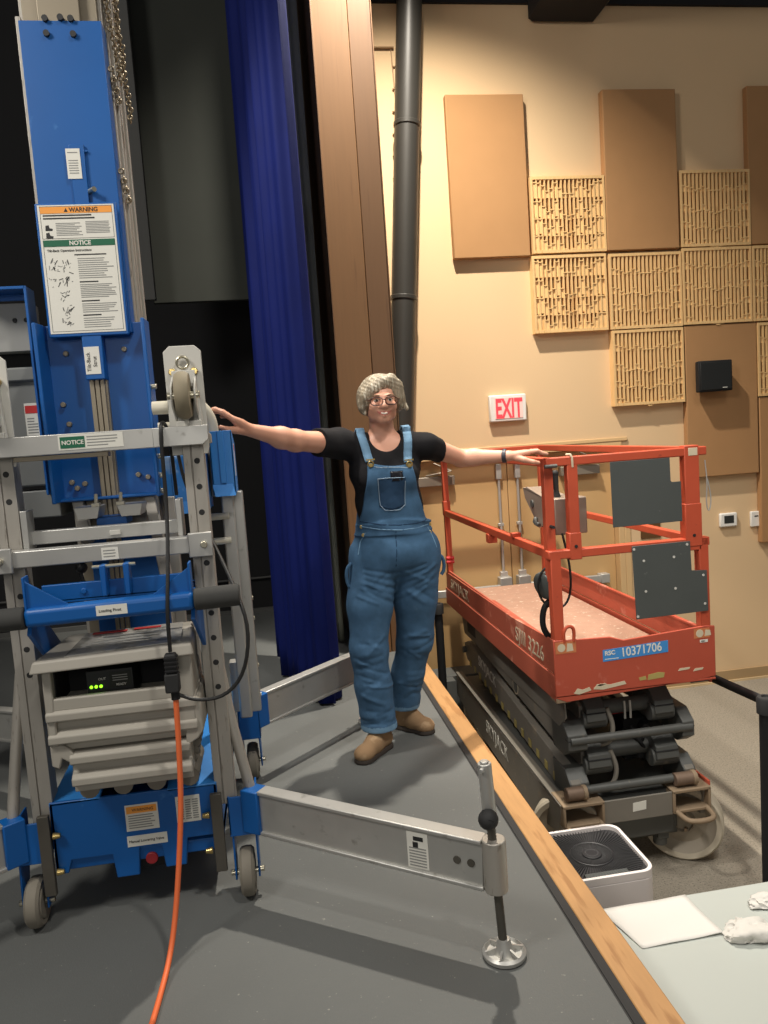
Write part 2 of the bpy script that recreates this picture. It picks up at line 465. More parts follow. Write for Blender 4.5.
c = MB(); c.box(.285, .325, 5.0, 5.03, 2.70, 2.98); c.tube([(.29, 5.0, 2.74), (.275, 4.96, 2.76), (.29, 4.965, 2.86), (.305, 5.0, 2.88)], .008, 8, 1)
c.cyl((.29, 4.99, 2.72), (.29, 4.95, 2.72), .02)
c.bar((.305, 5.03, 2.85), (.30, 5.24, 2.85), .03, .05)
tag(c.build('curtain_cleat', 'steel_dk', origin=(.3, 5.0, 2.7), bevel=.002), 'small dark steel curtain cleat high beside the oak post', 'cleat')
o = fold_cloth('stage_curtain', [(-.02, 5.05), (.02, 4.55), (.10, 4.08), (.235, 3.98), (.27, 4.16), (.20, 4.6)], .012, 5.3, 'velour', .042, .205, .10, .3, per=360)
tag(o, 'royal blue velour stage curtain gathered in folds beside the person', 'curtain')

# ---- things on the far wall
def fabric(x0, x1, z0, z1, label, m='panel', th=.06):
    q = (5.9 - th) / 5.9; x0, x1, z0, z1 = x0 * q, x1 * q, 1.42 + (z0 - 1.42) * q, 1.42 + (z1 - 1.42) * q
    o = MB().box(x0, x1, 5.898 - th, 5.898, z0, z1).build('acoustic_panel', m, origin=((x0 + x1) / 2, 5.9, z0), bevel=.006)
    return tag(o, label, 'acoustic panel', 'fabric acoustic panels on the far wall')
fabric(1.52, 2.132, 2.72, 3.925, 'tall tan fabric acoustic panel standing alone above the exit sign')
fabric(2.768, 3.376, 2.738, 3.955, 'tall fabric acoustic panel between two slatted wood diffusers, crossed by a diagonal shadow', th=.075)
fabric(3.395, 4.028, .885, 2.122, 'tan fabric acoustic panel carrying the small black wall speaker')
fabric(3.985, 4.6, 2.745, 3.975, 'dark fabric acoustic panel cut off by the top right picture edge')
fabric(4.042, 4.65, .29, 1.508, 'fabric acoustic panel at right edge beside the white thermostats')

def diffuser(x0, x1, z0, z1, label, seed, dense):
    """square wooden sound diffuser: vertical slats with slots of several lengths between them"""
    rnd = random.Random(seed)
    q = 5.83 / 5.9; x0, x1, z0, z1 = x0 * q, x1 * q - .003, 1.42 + (z0 - 1.42) * q, 1.42 + (z1 - 1.42) * q - .003
    root = thing('wood_diffuser', label, 'sound diffuser', ((x0 + x1) / 2, 5.9, z0), 'slatted maple diffusers on the far wall')
    yb, yf = 5.88, 5.83
    fr = MB()
    fr.box(x0, x1, yf, 5.9, z0, z0 + .022); fr.box(x0, x1, yf, 5.9, z1 - .022, z1)
    fr.box(x0, x0 + .016, yf, 5.9, z0 + .022, z1 - .022); fr.box(x1 - .016, x1, yf, 5.9, z0 + .022, z1 - .022)
    fr.build('frame', 'maple', root)
    MB().box(x0 + .01, x1 - .01, yb, 5.9, z0 + .01, z1 - .01).build('backing', 'maple_dk', root)
    sw = .0075 if dense else .0055
    n = 17; w = (x1 - x0 - .032) / n
    sl = MB()
    pat = [1, 2, 3, 5, 4, 2, 4, 6, 6, 6, 4, 2, 4, 5, 3, 2, 1]
    for i in range(n):
        cx = x0 + .016 + (i + .5) * w
        # slats stand on either side of a slot
        sl.box(cx - w / 2 - sw, cx - w / 2 + sw, yf + .004, yb, z0 + .02, z1 - .02)
        k = pat[i]
        span = (z1 - z0 - .06)
        rows = 4
        for r_ in range(rows):
            zt = z1 - .03 - span * r_ / rows
            L = span / rows
            off = (.012 * k if dense else .010 * k) + (.0 if i % 2 else .02)
            frac = min(.93, (.55 + .07 * k) if dense else max(.07, .16 * (k - 1.3)))
            # filled (closed) length of this cell: block flush with the slats; open length shows the dark backing
            open_l = L * frac
            a = zt - off * .5 * (1 if r_ else 0)
            sl.box(cx - w / 2, cx + w / 2, yf + .010 + .004 * ((i + r_) % 3), yb, a - L, a - open_l) if a - L > z0 + .015 else \
                sl.box(cx - w / 2, cx + w / 2, yf + .010, yb, z0 + .018, a - open_l)
            # small stop blocks stepping along the slot
            sl.box(cx - w / 2, cx + w / 2, yf + .002, yf + .02, a - open_l - .008, a - open_l)
    sl.build('slat_array', 'maple', root)
    return root
diffuser(2.155, 2.762, 2.737, 3.318, 'topmost left slatted maple diffuser, right of the lone tan panel', 1, False)
diffuser(2.14, 2.752, 2.125, 2.722, 'slatted maple diffuser at the lower left corner of the group, above the exit sign', 2, False)
diffuser(2.772, 3.388, 2.125, 2.716, 'slatted maple diffuser directly under the shadowed tall fabric panel', 3, True)
diffuser(2.778, 3.388, 1.515, 2.118, 'lowest slatted maple diffuser, left of the black wall speaker', 4, True)
diffuser(3.394, 4.0, 2.745, 3.34, 'shaded slatted maple diffuser high up left of the dark corner panel', 5, True)
diffuser(3.394, 4.0, 2.132, 2.738, 'slatted maple diffuser just above the panel with the wall speaker', 6, True)
diffuser(4.008, 4.61, 2.132, 2.738, 'slatted maple diffuser cut by the right edge, below the dark corner panel', 7, True)
diffuser(4.042, 4.65, 1.518, 2.12, 'lower slatted maple diffuser cut by right edge, beside the speaker panel', 8, True)

sp = thing('wall_speaker', 'small black box speaker mounted on a tan wall panel', 'speaker', (3.545, 5.84, 1.57))
MB().prism([(3.402, 5.72), (3.692, 5.72), (3.67, 5.81), (3.425, 5.81)], 'xy', 1.578, 1.822).build('cabinet', 'black', sp, bevel=.008)
MB().box(3.415, 3.679, 5.713, 5.72, 1.592, 1.808).build('grille_cloth', 'charger', sp, bevel=.003)
MB().box(3.52, 3.57, 5.81, 5.836, 1.66, 1.74).build('bracket', 'steel_dk', sp)
MB().box(3.60, 3.64, 5.7115, 5.713, 1.602, 1.608).build('badge', 'cap_grey', sp)

ex = thing('exit_sign', 'white wall exit sign with glowing red letters', 'sign', (1.87, 5.9, 1.455))
MB().box(1.722, 2.018, 5.85, 5.9, 1.455, 1.662).build('housing', 'white', ex, bevel=.008)
MB().box(1.762, 1.985, 5.846, 5.85, 1.478, 1.640).build('lens', 'exit_pale', ex)
text('lettering', 'EXIT', .205, (1.874, 5.8455, 1.487), (1, 0, 0), (0, 0, 1), 'red_led', ex, align='CENTER', wide=.52, bold=.006)

th = thing('thermostat', 'white wall thermostat with dark display', 'thermostat', (3.725, 5.9, .455))
MB().box(3.648, 3.802, 5.868, 5.9, .456, .572).build('case', 'white', th, bevel=.01)
MB().box(3.682, 3.768, 5.866, 5.869, .487, .55).build('display', 'screen', th)
ts = thing('wall_sensor', 'small white wall sensor, right of the thermostat', 'sensor', (3.975, 5.9, .44))
MB().box(3.93, 4.022, 5.875, 5.9, .437, .565).build('case', 'white', ts, bevel=.006)
MB().box(3.96, 3.995, 5.8735, 5.8755, .52, .53).build('slot', 'ink', ts)
pq = thing('door_plaque', 'brown wall plaque with white lettering beside the double doors', 'sign', (3.03, 5.9, .40))
MB().box(2.955, 3.125, 5.888, 5.9, .42, .72).build('plate', 'sign_brown', pq, bevel=.002)
text('lettering', 'EXIT', .058, (2.975, 5.8875, .548), (1, 0, 0), (0, 0, 1), 'label', pq)

# duct / pipe in front of the far wall
pp = thing('duct_pipe', 'tall dark grey pipe running up the tan wall behind the person', 'pipe', (.97, 5.775, -.472))
PX = lambda z: 1.046 + .087 * (z - 2.0)
MB().tube([(.958, 5.772, -.470), (.958, 5.772, .9), (PX(1.25), 5.772, 1.25), (PX(5.1), 5.772, 5.1)], .093, 28).build('tube', 'duct', pp)
for z in (2.42, 3.66):
    MB().cyl((PX(z - .016), 5.772, z - .016), (PX(z + .016), 5.772, z + .016), .1, n=28).build('coupling', 'duct', pp, bevel=.004)
cb = MB()
cb.tube([(.84, 5.888, 4.253), (1.15, 5.888, 4.253)], .009, 8)
cb.tube([(1.13, 5.894, 4.253), (1.14, 5.894, 3.9), (1.06, 5.894, 2.6), (1.01, 5.894, 1.9)], .004, 6)
for k in range(13):
    z = 2.2 + .16 * k; x = 1.03 + .064 * (z - 2.2); cb.cyl((x, 5.894, z), (x - .02, 5.888, z), .006, n=8)
tag(cb.build('wall_conduit', 'conduit', origin=(1.03, 5.86, 1.8)), 'thin tan conduit with clips on the wall left of the dark pipe', 'conduit')
fx = thing('overhead_beam', 'black overhead beam at the top edge above the wall panels', 'beam', (2.43, 4.6, 4.39))
MB().prism([(2.19, 4.52), (2.19, 4.45), (2.22, 4.43), (2.70, 4.43), (2.74, 4.47), (2.74, 5.2), (2.19, 5.2)], 'xz', 3.4, 5.868).build('beam_box', 'black', fx, bevel=.004)
MB().box(2.30, 2.56, 4.2, 5.4, 4.42, 4.43).build('beam_plate', 'flat', fx)
# ================================================================== BLUE AERIAL WORK PLATFORM
A = thing('aerial_work_platform', 'blue upright mast lift with aluminium frame and outriggers on the stage', 'lift machine', (-.5, 2.75, 0))

# chassis --------------------------------------------------------
ch = MB()
ch.prism([(-.748, .155), (-.748, .383), (-.25, .379), (-.25, .155), (-.272, .155), (-.272, .215), (-.352, .215), (-.362, .13), (-.425, .13),
          (-.432, .205), (-.498, .205), (-.505, .118), (-.573, .118), (-.58, .195), (-.70, .195), (-.712, .155)], 'xz', 2.355, 2.367)
ch.box(-.748, -.25, 2.367, 3.24, .16, .20)
ch.box(-.748, -.736, 2.355, 3.24, .155, .383); ch.box(-.262, -.25, 2.355, 3.24, .155, .379)
ch.box(-.748, -.25, 3.228, 3.24, .155, .383)
base = ch.build('chassis', 'blue', A, bevel=.003)
tp = MB()
tp.hull8([(-.748, 2.355, .372), (-.60, 2.355, .374), (-.60, 2.52, .392), (-.735, 2.6, .41), (-.748, 2.355, .38), (-.60, 2.355, .382), (-.60, 2.52, .40), (-.735, 2.6, .418)])
tp.hull8([(-.40, 2.355, .372), (-.25, 2.355, .372), (-.25, 2.60, .43), (-.40, 2.44, .39), (-.40, 2.355, .38), (-.25, 2.355, .38), (-.25, 2.60, .438), (-.40, 2.44, .398)])
tp.box(-.745, -.253, 2.62, 3.235, .375, .383)
tp.build('top_plate', 'blue_lt', A, bevel=.002)
MB().cyl((-.466, 2.385, .163), (-.466, 2.358, .163), .017, .019, n=20).build('lowering_knob', 'knob', A, bevel=.003)
MB().box(-.50, -.43, 2.375, 2.385, .13, .20).build('valve_recess', 'black', A)
for cx in (-.64, -.312):
    MB().box(cx - .055, cx + .045, 2.42, 2.43, .135, .19).build('fork_pocket', 'flat', A)
# chassis labels
lb = MB(); lb.box(-.530, -.432, 2.3535, 2.355, .262, .345)
lb.m(1).box(-.526, -.436, 2.3525, 2.3535, .318, .340); lb.m(2)
lines(lb, -.522, -.442, .268, .314, 6, 2.353, .003)
b_ = lb.build('warning_label', ['label', 'orange', 'ink_grey'], A)
text('lettering', 'WARNING', .0132, (-.509, 2.3522, .324), (1, 0, 0), (0, 0, 1), 'ink', b_)
lb = MB(); lb.box(-.532, -.412, 2.3535, 2.355, .212, .246)
b_ = lb.build('lowering_label', ['label'], A)
text('lettering', 'Manual Lowering Valve', .0112, (-.527, 2.3528, .225), (1, 0, 0), (0, 0, 1), 'ink', b_)
lb = MB(); lb.box(-.378, -.305, 2.3535, 2.355, .268, .352); lb.m(1)
for k in range(3): lines(lb, -.372 + k * .022, -.354 + k * .022, .276, .342, 9, 2.353, .0035, .15)
lb.build('serial_label', ['label', 'ink_grey'], A)
# corner brackets, uprights, forks, casters -----------------------
for s, cx in ((-1, -.815), (1, -.178)):
    for yy, sy in ((2.40, -1), (3.19, 1)):
        b = MB()
        x0, x1 = cx - .044, cx + .044
        b.box(x0, x1, yy - .05, yy - .042, .205, .328) ; b.box(x0, x0 + .006, yy - .05, yy + .08, .205, .328); b.box(x1 - .006, x1, yy - .05, yy + .08, .205, .328)
        b.box(x0, x1, yy - .05, yy + .08, .20, .208)
        for xx in (cx - .036, cx + .036):
            b.prism([(yy - .045, .205), (yy + .05, .205), (yy - .0, .06), (yy - .055, .06)] if sy < 0 else [(yy - .05, .205), (yy + .05, .205), (yy + .06, .06), (yy + .0, .06)], 'yz', xx - .003, xx + .003)
        b.build('caster_bracket', 'blue', A, bevel=.002)
        wy = yy - .035 if sy < 0 else yy + .035
        w = MB(); w.lathe([(.0, -.024), (.048, -.024), (.05, -.020), (.066, -.022), (.074, -.014), (.0755, 0), (.074, .014), (.066, .022), (.05, .020), (.048, .024), (0, .024)], (cx, wy, .0757), (1, 0, 0), 32)
        wh = w.build('caster_wheel', 'tyre_grey', A, angle=30)
        MB().cyl((cx - .052, wy, .0757), (cx + .052, wy, .0757), .009, n=12).build('axle_bolt', 'zinc', wh, bevel=.002)
# dark steel uprights beside the casters with brass bolts
for x0 in (-.782, -.272):
    MB().box(x0, x0 + .034, 2.335, 2.352, .10, .352).build('upright_strap', 'steel_dk', A, bevel=.002)
    for z in (.17, .285):
        o = MB(); xx = x0 + (.040 if x0 < -.5 else -.006); o.cyl((xx, 2.343, z), (xx + (.022 if x0 < -.5 else -.022), 2.343, z), .011, .007, n=12)
        o.build('strap_bolt', 'brass', A, bevel=.002)

# tilt-back rails --------------------------------------------------
def rail(x0, x1, holes):
    r = MB(); xm = x0 + (x1 - x0) * .40
    r.box(x0, xm - .0015, 2.362, 2.425, .305, 1.44); r.box(xm + .0015, x1, 2.362, 2.425, .305, 1.44)
    r.box(xm - .002, xm + .002, 2.366, 2.42, .305, 1.44)
    r.m(1)
    for z in holes:
        r.cyl((xm + (x1 - xm) * .42, 2.364, z), (xm + (x1 - xm) * .42, 2.3612, z), .0092, n=16)
    return r.build('tilt_rail', ['alu_dk', 'ink'], A, bevel=.0015)
rail(-.257, -.196, [1.38 - .0775 * k for k in range(10) if k not in (3, 5)])
rail(-.80, -.738, [1.02 + .0, .94, .86, 1.30, 1.38, .782])
# cross bars
o = MB(); o.box(-.83, -.19, 2.30, 2.36, 1.428, 1.484); o.prism([(-.33, 1.428), (-.19, 1.428), (-.172, 1.443), (-.172, 1.484), (-.33, 1.484)], 'xz', 2.297, 2.301)
tb = o.build('top_crossbar', 'alu', A, bevel=.003)
lb = MB(); lb.box(-.590, -.412, 2.2985, 2.30, 1.438, 1.480); lb.m(1).box(-.585, -.518, 2.2975, 2.2985, 1.443, 1.475); lb.m(2)
lines(lb, -.512, -.425, 1.443, 1.476, 4, 2.2984, .0028, .5)
b_ = lb.build('notice_label', ['label', 'green', 'ink_grey'], A)
text('lettering', 'NOTICE', .0165, (-.581, 2.2972, 1.453), (1, 0, 0), (0, 0, 1), 'label', b_, bold=.0004)
MB().box(-.72, -.46, 2.31, 2.35, 1.413, 1.427).build('crossbar_flange', 'alu_shade', A, bevel=.002)
o = MB(); o.box(-.83, -.20, 2.30, 2.352, 1.112, 1.160)
o.build('middle_crossbar', 'alu', A, bevel=.003)
o = MB(); o.box(-.72, -.285, 2.392, 2.43, 1.165, 1.205); o.box(-.735, -.717, 2.36, 2.43, 1.155, 1.27); o.box(-.293, -.277, 2.36, 2.43, 1.155, 1.27)
o.build('rear_crossbar', 'alu', A, bevel=.002)
for x0, x1 in ((-.83, -.748), (-.258, -.188)):
    o = MB(); o.box(x0, x1, 2.288, 2.302, 1.100, 1.172)
    o.build('crossbar_bracket', 'alu', A, bevel=.003)
    xm = (x0 + x1) / 2 + .01
    MB().cyl((xm, 2.29, 1.137), (xm, 2.272, 1.137), .010, n=14).build('bracket_bolt', 'zinc', A, bevel=.002)
lb = MB(); lb.box(-.505, -.458, 2.2985, 2.30, 1.115, 1.150); lb.m(1); lines(lb, -.50, -.463, 1.12, 1.146, 3, 2.2984, .003, .2)
lb.build('bar_label', ['label', 'ink_grey'], A)
MB().box(-.495, -.463, 2.385, 2.392, 1.176, 1.19).build('latch_tongue', 'cap_grey', A, bevel=.001)

# top end plates with loading casters
for s, x0, x1 in ((1, -.288, -.178), (-1, -.842, -.728)):
    xm = (x0 + x1) / 2; c_ = .018
    o = MB(); o.prism([(x0, 1.40), (x1 - .005, 1.40), (x1, 1.42), (x1, 1.705), (x1 - c_, 1.722), (x0 + c_, 1.722), (x0, 1.705)], 'xz', 2.372, 2.380)
    pl = o.build('end_plate', 'cap_grey', A, bevel=.002)
    MB().torus((xm, 2.362, 1.672), (0, 1, 0), .017, .004).build('eye_ring', 'zinc', A)
    o = MB()
    o.box(xm - .034, xm + .034, 2.352, 2.372, 1.60, 1.648)
    for xx in (xm - .033, xm + .033):
        o.prism([(2.372, 1.64), (2.372, 1.50), (2.30, 1.54), (2.285, 1.575), (2.30, 1.60)], 'yz', xx - .003, xx + .003)
    o.build('caster_fork', 'cap_grey', A, bevel=.002)
    o = MB(); o.lathe([(0, -.020), (.05, -.020), (.062, -.020), (.068, -.010), (.069, 0), (.068, .010), (.062, .020), (.05, .020), (0, .020)], (xm, 2.30, 1.572), (1, 0, 0), 30)
    wh = o.build('loading_wheel', 'tyre_tan', A, angle=30)
    MB().cyl((xm - .046, 2.30, 1.572), (xm + .046, 2.30, 1.572), .011, n=12).build('axle_bolt', 'zinc', wh, bevel=.002)
    for xx in (xm - .032, xm + .032):
        MB().cyl((xx, 2.37, 1.645), (xx, 2.354, 1.645), .011, n=8).build('plate_bolt', 'brass', A, bevel=.002)
    o = MB(); o.box(xm - .03, xm + .042, 2.33, 2.37, 1.44, 1.50); o.bar((xm + .03, 2.35, 1.60), (xm + .045, 2.35, 1.44), .012, .012, (0, 1, 0)); o.bar((xm, 2.32, 1.53), (xm, 2.34, 1.45), .012, .012, (0, 1, 0))
    o.build('fork_bracket', 'cap_grey', A, bevel=.002)
o = MB(); o.cyl((-.335, 2.39, 1.545), (-.288, 2.39, 1.545), .020, n=16); o.cyl((-.325, 2.40, 1.49), (-.288, 2.40, 1.49), .012, n=12)
o.build('roller_tube', 'cream', A)
# rail head behind the right end plate
o = MB(); o.prism([(-.268, 1.43), (-.172, 1.43), (-.172, 1.455), (-.2, 1.49), (-.215, 1.53), (-.268, 1.53)], 'xz', 2.382, 2.42)
o.build('rail_head', 'alu_dk', A, bevel=.002)

# loading handle ---------------------------------------------------
hz0, hz1 = .987, .993
o = MB(); o.bar((-.70, 2.20, hz0), (-.245, 2.20, hz1), .052, .052)
hb = o.build('handle_bar', 'blue', A, bevel=.014, seg=3)
for a_, b_ in (((-.90, 2.20, .985), (-.70, 2.20, hz0)), ((-.245, 2.20, hz1), (-.118, 2.20, .995))):
    MB().cyl(a_, b_, .0315, n=24).build('handle_grip', 'grip', A, bevel=.004)
for x0, sg in ((-.695, 1), (-.252, -1)):
    o = MB(); o.prism([(x0, 1.01), (x0 + sg * .115, 1.012), (x0 + sg * .005, 1.085), (x0, 1.10)], 'xz', 2.198, 2.206)
    o.box(x0 - .003, x0 + .003, 2.19, 2.235, .97, 1.10)
    o.build('handle_gusset', 'blue', A, bevel=.0015)
    o = MB(); o.bar((x0, 2.22, .98), (x0 - sg * .01, 2.50, .78), .012, .10); o.build('handle_arm', 'blue', A, bevel=.002)
lb = MB(); lb.box(-.508, -.425, 2.1728, 2.1742, .978, 1.006); o = lb.build('handle_label', 'label', A)
text('lettering', 'Loading Pivot', .011, (-.501, 2.1725, .988), (1, 0, 0), (0, 0, 1), 'ink', o)
o = MB(); o.box(-.68, -.26, 2.30, 2.315, 1.005, 1.055); o.box(-.68, -.26, 2.30, 2.42, 1.0, 1.012); o.cyl((-.565, 2.30, 1.03), (-.565, 2.294, 1.03), .009, n=10)
o.build('handle_shelf', 'blue', A, bevel=.002)
for x0 in (-.50, -.435):
    MB().box(x0 - .008, x0 + .008, 2.26, 2.30, 1.015, 1.105).build('latch_ear', 'blue', A, bevel=.003)
MB().cyl((-.53, 2.275, 1.10), (-.41, 2.275, 1.10), .005, n=8).build('latch_pin', 'zinc', A)

# battery box ------------------------------------------------------
o = MB()
# lid: shallow tray with lip, rising to the back
o.hull8([(-.715, 2.205, .822), (-.262, 2.205, .832), (-.275, 2.44, .842), (-.665, 2.44, .836), (-.705, 2.215, .855), (-.268, 2.215, .864), (-.285, 2.44, .880), (-.655, 2.44, .874)])
lid = o.build('box_lid', 'abs', A, bevel=.006, seg=3)
o = MB(); o.hull8([(-.62, 2.23, .858), (-.30, 2.24, .866), (-.31, 2.42, .881), (-.60, 2.42, .875), (-.62, 2.23, .861), (-.30, 2.24, .869), (-.31, 2.42, .884), (-.60, 2.42, .878)])
mn = o.build('safety_manual', 'film', A)
o = MB()
for x0, x1, y in ((-.575, -.475, 2.385), (-.455, -.375, 2.392)):
    zz = .861 + (y - 2.23) / .19 * .017 + .0022
    o.box(x0, x1, y, y + .02, zz + .0025, zz + .0042)
o.m(1)
for k in range(4):
    y = 2.27 + .026 * k; zz = .8625 + (y - 2.23) / .19 * .017 + .0055
    o.box(-.57 + .01 * k, -.37 - .02 * (k % 2), y, y + .006, zz, zz + .0012)
o.build('manual_print', ['redlab', 'ink_grey'], mn)
# walls round the opening
o = MB()
o.box(-.690, -.665, 2.235, 2.50, .60, .842); o.box(-.338, -.275, 2.235, 2.50, .60, .856)
o.box(-.672, -.335, 2.238, 2.262, .70, .738); o.box(-.672, -.335, 2.49, 2.50, .60, .85)
bx = o.build('box_shell', 'abs', A, bevel=.006, seg=2)
o = MB(); o.box(-.664, -.339, 2.40, 2.41, .70, .842); o.box(-.664, -.339, 2.262, 2.40, .69, .70); o.box(-.6645, -.661, 2.262, 2.40, .70, .84); o.box(-.342, -.3385, 2.262, 2.40, .70, .84); o.build('box_shade_lining', 'black', A)  # black lining in place of shade inside the opening
c = MB(); c.box(-.578, -.448, 2.27, 2.39, .70, .798)
c.m(1).box(-.513, -.453, 2.268, 2.27, .745, .790); 
cg = c.build('battery_charger', ['charger', 'flat'], A, bevel=.003)
for k in range(3):
    MB().cyl((-.566 + .0135 * k, 2.271, .752), (-.566 + .0135 * k, 2.267, .752), .0044, n=10).build('charge_light', 'led', cg)
for k, z in enumerate((.765, .772, .779)):
    MB().box(-.505, -.463, 2.2670, 2.268, z, z + .0025).build('print_line', 'ink_grey', cg)
text('lettering', 'OUT', .010, (-.545, 2.2685, .770), (1, 0, 0), (0, 0, 1), 'label', cg); text('lettering', 'READY', .009, (-.496, 2.2672, .750), (1, 0, 0), (0, 0, 1), 'label', cg)
# louvred front: horizontal ribs, wide block then narrow block
def louvre(x0, x1, z_top, z_bot, n, y0):
    prof = []; hgt = (z_top - z_bot) / n
    for k in range(n):
        a_ = z_top - k * hgt
        prof += [(y0 + .004, a_), (y0 - .014, a_ - .012), (y0 - .014, a_ - hgt * .52), (y0 + .012, a_ - hgt * .64), (y0 + .012, a_ - hgt * .94)]
    prof += [(2.47, z_bot), (2.47, z_top)]
    return MB().prism(prof, 'yz', x0, x1)
louvre(-.690, -.272, .708, .575, 2, 2.242).build('louvre_panel', 'abs', A, bevel=.004, angle=25)
louvre(-.640, -.300, .575, .445, 2, 2.246).build('louvre_panel', 'abs', A, bevel=.004, angle=25)
o = MB()
o.prism([(-.69, .60), (-.655, .60), (-.635, .585), (-.62, .56), (-.64, .545), (-.66, .56), (-.67, .53), (-.69, .54)], 'xz', 2.24, 2.46)
o.build('box_edge', 'abs', A, bevel=.004)
o = MB(); o.prism([(-.272, .70), (-.262, .69), (-.258, .60), (-.275, .575), (-.31, .555), (-.31, .60)], 'xz', 2.236, 2.46)
o.build('box_edge', 'abs', A, bevel=.004)
o = MB()
for k in range(5): o.cyl((-.285 - .006 * k, 2.30, .56 - .022 * k), (-.285 - .006 * k, 2.45, .56 - .022 * k), .013, n=10)
o.build('box_vent', 'abs_dk', A, bevel=.003)
o = MB()
for k in range(4): o.cyl((-.60 + k * .095, 2.26, .452), (-.60 + k * .095, 2.45, .452), .028, n=14)
o.build('box_foot', 'abs_dk', A)

# mast -------------------------------------------------------------
mx0, mx1 = -.640, -.418
o = MB()
o.box(mx0, mx1, 2.625, 2.955, .385, 2.98)
mast = o.build('mast_column', 'alu_shade', A, bevel=.003)
o = MB()
for k in range(7):
    y = 2.64 + .045 * k
    for xx, d in ((mx1, 1), (mx0, -1)):
        o.box(xx, xx + d * (.012 + .006 * (k % 3)), y, y + .020, .39, 2.98 - .06 * (k % 2))
o.build('mast_section', 'alu_dk', A, bevel=.002)
o = MB(); o.box(-.645, -.402, 2.588, 2.600, 1.80, 2.742); o.box(-.645, -.638, 2.60, 2.66, 1.80, 2.742); o.box(-.409, -.402, 2.60, 2.66, 1.80, 2.742)
cv = o.build('mast_cover', 'blue', A, bevel=.002)
o = MB(); o.box(-.59, -.465, 2.60, 2.612, 2.68, 2.95); mp = o.build('mast_head_plate', 'alu_shade', A, bevel=.003)
for x, z in ((-.565, 2.745), (-.52, 2.748), (-.49, 2.745), (-.565, 2.702), (-.487, 2.70)):
    MB().cyl((x, 2.60, z), (x, 2.578, z), .0095, n=10).build('head_bolt', 'ink', mp)
o = MB(); o.box(-.656, -.640, 2.60, 2.64, 1.84, 2.76); o.build('mast_edge_strip', 'alu_dk', A, bevel=.002)
o = MB(); o.box(-.535, -.490, 2.578, 2.588, 2.195, 2.375); o.cyl((-.545, 2.583, 2.355), (-.48, 2.583, 2.355), .004, n=8)
la = o.build('cover_latch', 'blue', A, bevel=.003)
lb = MB(); lb.box(-.545, -.503, 2.576, 2.5775, 2.272, 2.362); lb.m(1); lines(lb, -.539, -.509, 2.285, 2.33, 6, 2.576, .003, .1); lines(lb, -.54, -.51, 2.345, 2.355, 1, 2.576, .003, 0)
lb.build('latch_label', ['label', 'ink_grey'], la)
MB().cyl((-.487, 2.585, 2.235), (-.468, 2.56, 2.235), .008, n=10).build('latch_lever', 'zinc', la)
# hanging chain beside the mast
rnd = random.Random(3)
for j in range(3):
    o = MB()
    x = -.393 + .006 * j; y = 2.66 + .05 * j; z = 2.93
    L = (26, 34, 22)[j]
    for i in range(L):
        z -= .013 if i < L * .6 else .011
        x += rnd.uniform(-.004, .0042); y += rnd.uniform(-.003, .006)
        o.torus((x, y, z), (1, 0, 0) if i % 2 else (0, 1, 0), .0078, .0028, 10, 5)
    o.build('lifting_chain', 'chain', A)
for z in (2.31, 2.62):
    o = MB()
    for i in range(7): o.torus((-.393 + .001 * i, 2.63 + .03 * (i % 2) + .01 * i, z - .012 * i), (1, 0, 0) if i % 2 else (0, 1, 0), .008, .003, 10, 5)
    o.build('chain_end', 'chain', A)
# instruction sign ------------------------------------------------
o = MB(); o.box(-.668, -.413, 2.558, 2.570, 1.795, 2.212)
sg = o.build('sign_backing', 'blue', A, bevel=.003)
y = 2.5565
lb = MB(); lb.box(-.660, -.422, y, 2.558, 1.806, 2.206)
lb.m(1).box(-.652, -.429, y - .001, y, 2.180, 2.200)
lb.m(2).box(-.652, -.429, y - .001, y, 2.078, 2.098)
lb.m(3)
for x0, x1, z0, z1 in ((-.653, -.428, 2.102, 2.202), (-.653, -.428, 1.812, 2.098)):
    for q in ((x0, x1, z0, z0 + .0012), (x0, x1, z1 - .0012, z1), (x0, x0 + .0012, z0, z1), (x1 - .0012, x1, z0, z1)): lb.box(q[0], q[1], y - .0004, y, q[2], q[3])
lines(lb, -.645, -.44, 2.160, 2.178, 2, y, .0045, .3)
lb.m(4)
lines(lb, -.608, -.525, 2.110, 2.152, 8, y, .0026, .3); lines(lb, -.515, -.435, 2.116, 2.155, 8, y, .0026, .12)
lb.m(3)
lines(lb, -.56, -.46, 2.046, 2.056, 1, y, .004, 0)
lb.m(4)
for z0, z1, n in ((1.975, 2.042, 10), (1.915, 1.96, 8), (1.868, 1.90, 5), (1.82, 1.855, 5)): lines(lb, -.552, -.438, z0, z1, n, y, .0028, .3)
lb.m(3)
for z0 in (1.963, 1.903, 1.858): lines(lb, -.552, -.49, z0, z0 + .006, 1, y, .0042, .2)
# little step drawings
rnd = random.Random(5)
for cx, cz in ((-.63, 2.015), (-.590, 2.012), (-.632, 1.965), (-.592, 1.965), (-.606, 1.922), (-.606, 1.880), (-.606, 1.84)):
    for k in range(11):
        a_ = Vector((cx + rnd.uniform(-.012, .016), y - .0003, cz + rnd.uniform(-.016, .014))); b_ = a_ + Vector((rnd.uniform(-.005, .014), 0, rnd.uniform(-.006, .016)))
        lb.bar(a_, b_, .0006, .0022 + .001 * (k % 2), (0, 1, 0)) if False else lb.m(3 if k % 3 == 0 else 4).bar(a_, b_, .0022, .0006, (0, 1, 0))
lb.m(3)
for cz in (2.135, 2.112):
    lb.prism([(-.641, cz - .008), (-.62, cz - .008), (-.618, cz - .002), (-.628, cz + .0), (-.63, cz + .010), (-.640, cz + .008)], 'xz', y - .0006, y)
s_ = lb.build('instruction_sign', ['label', 'orange', 'green', 'ink', 'ink_grey'], A)
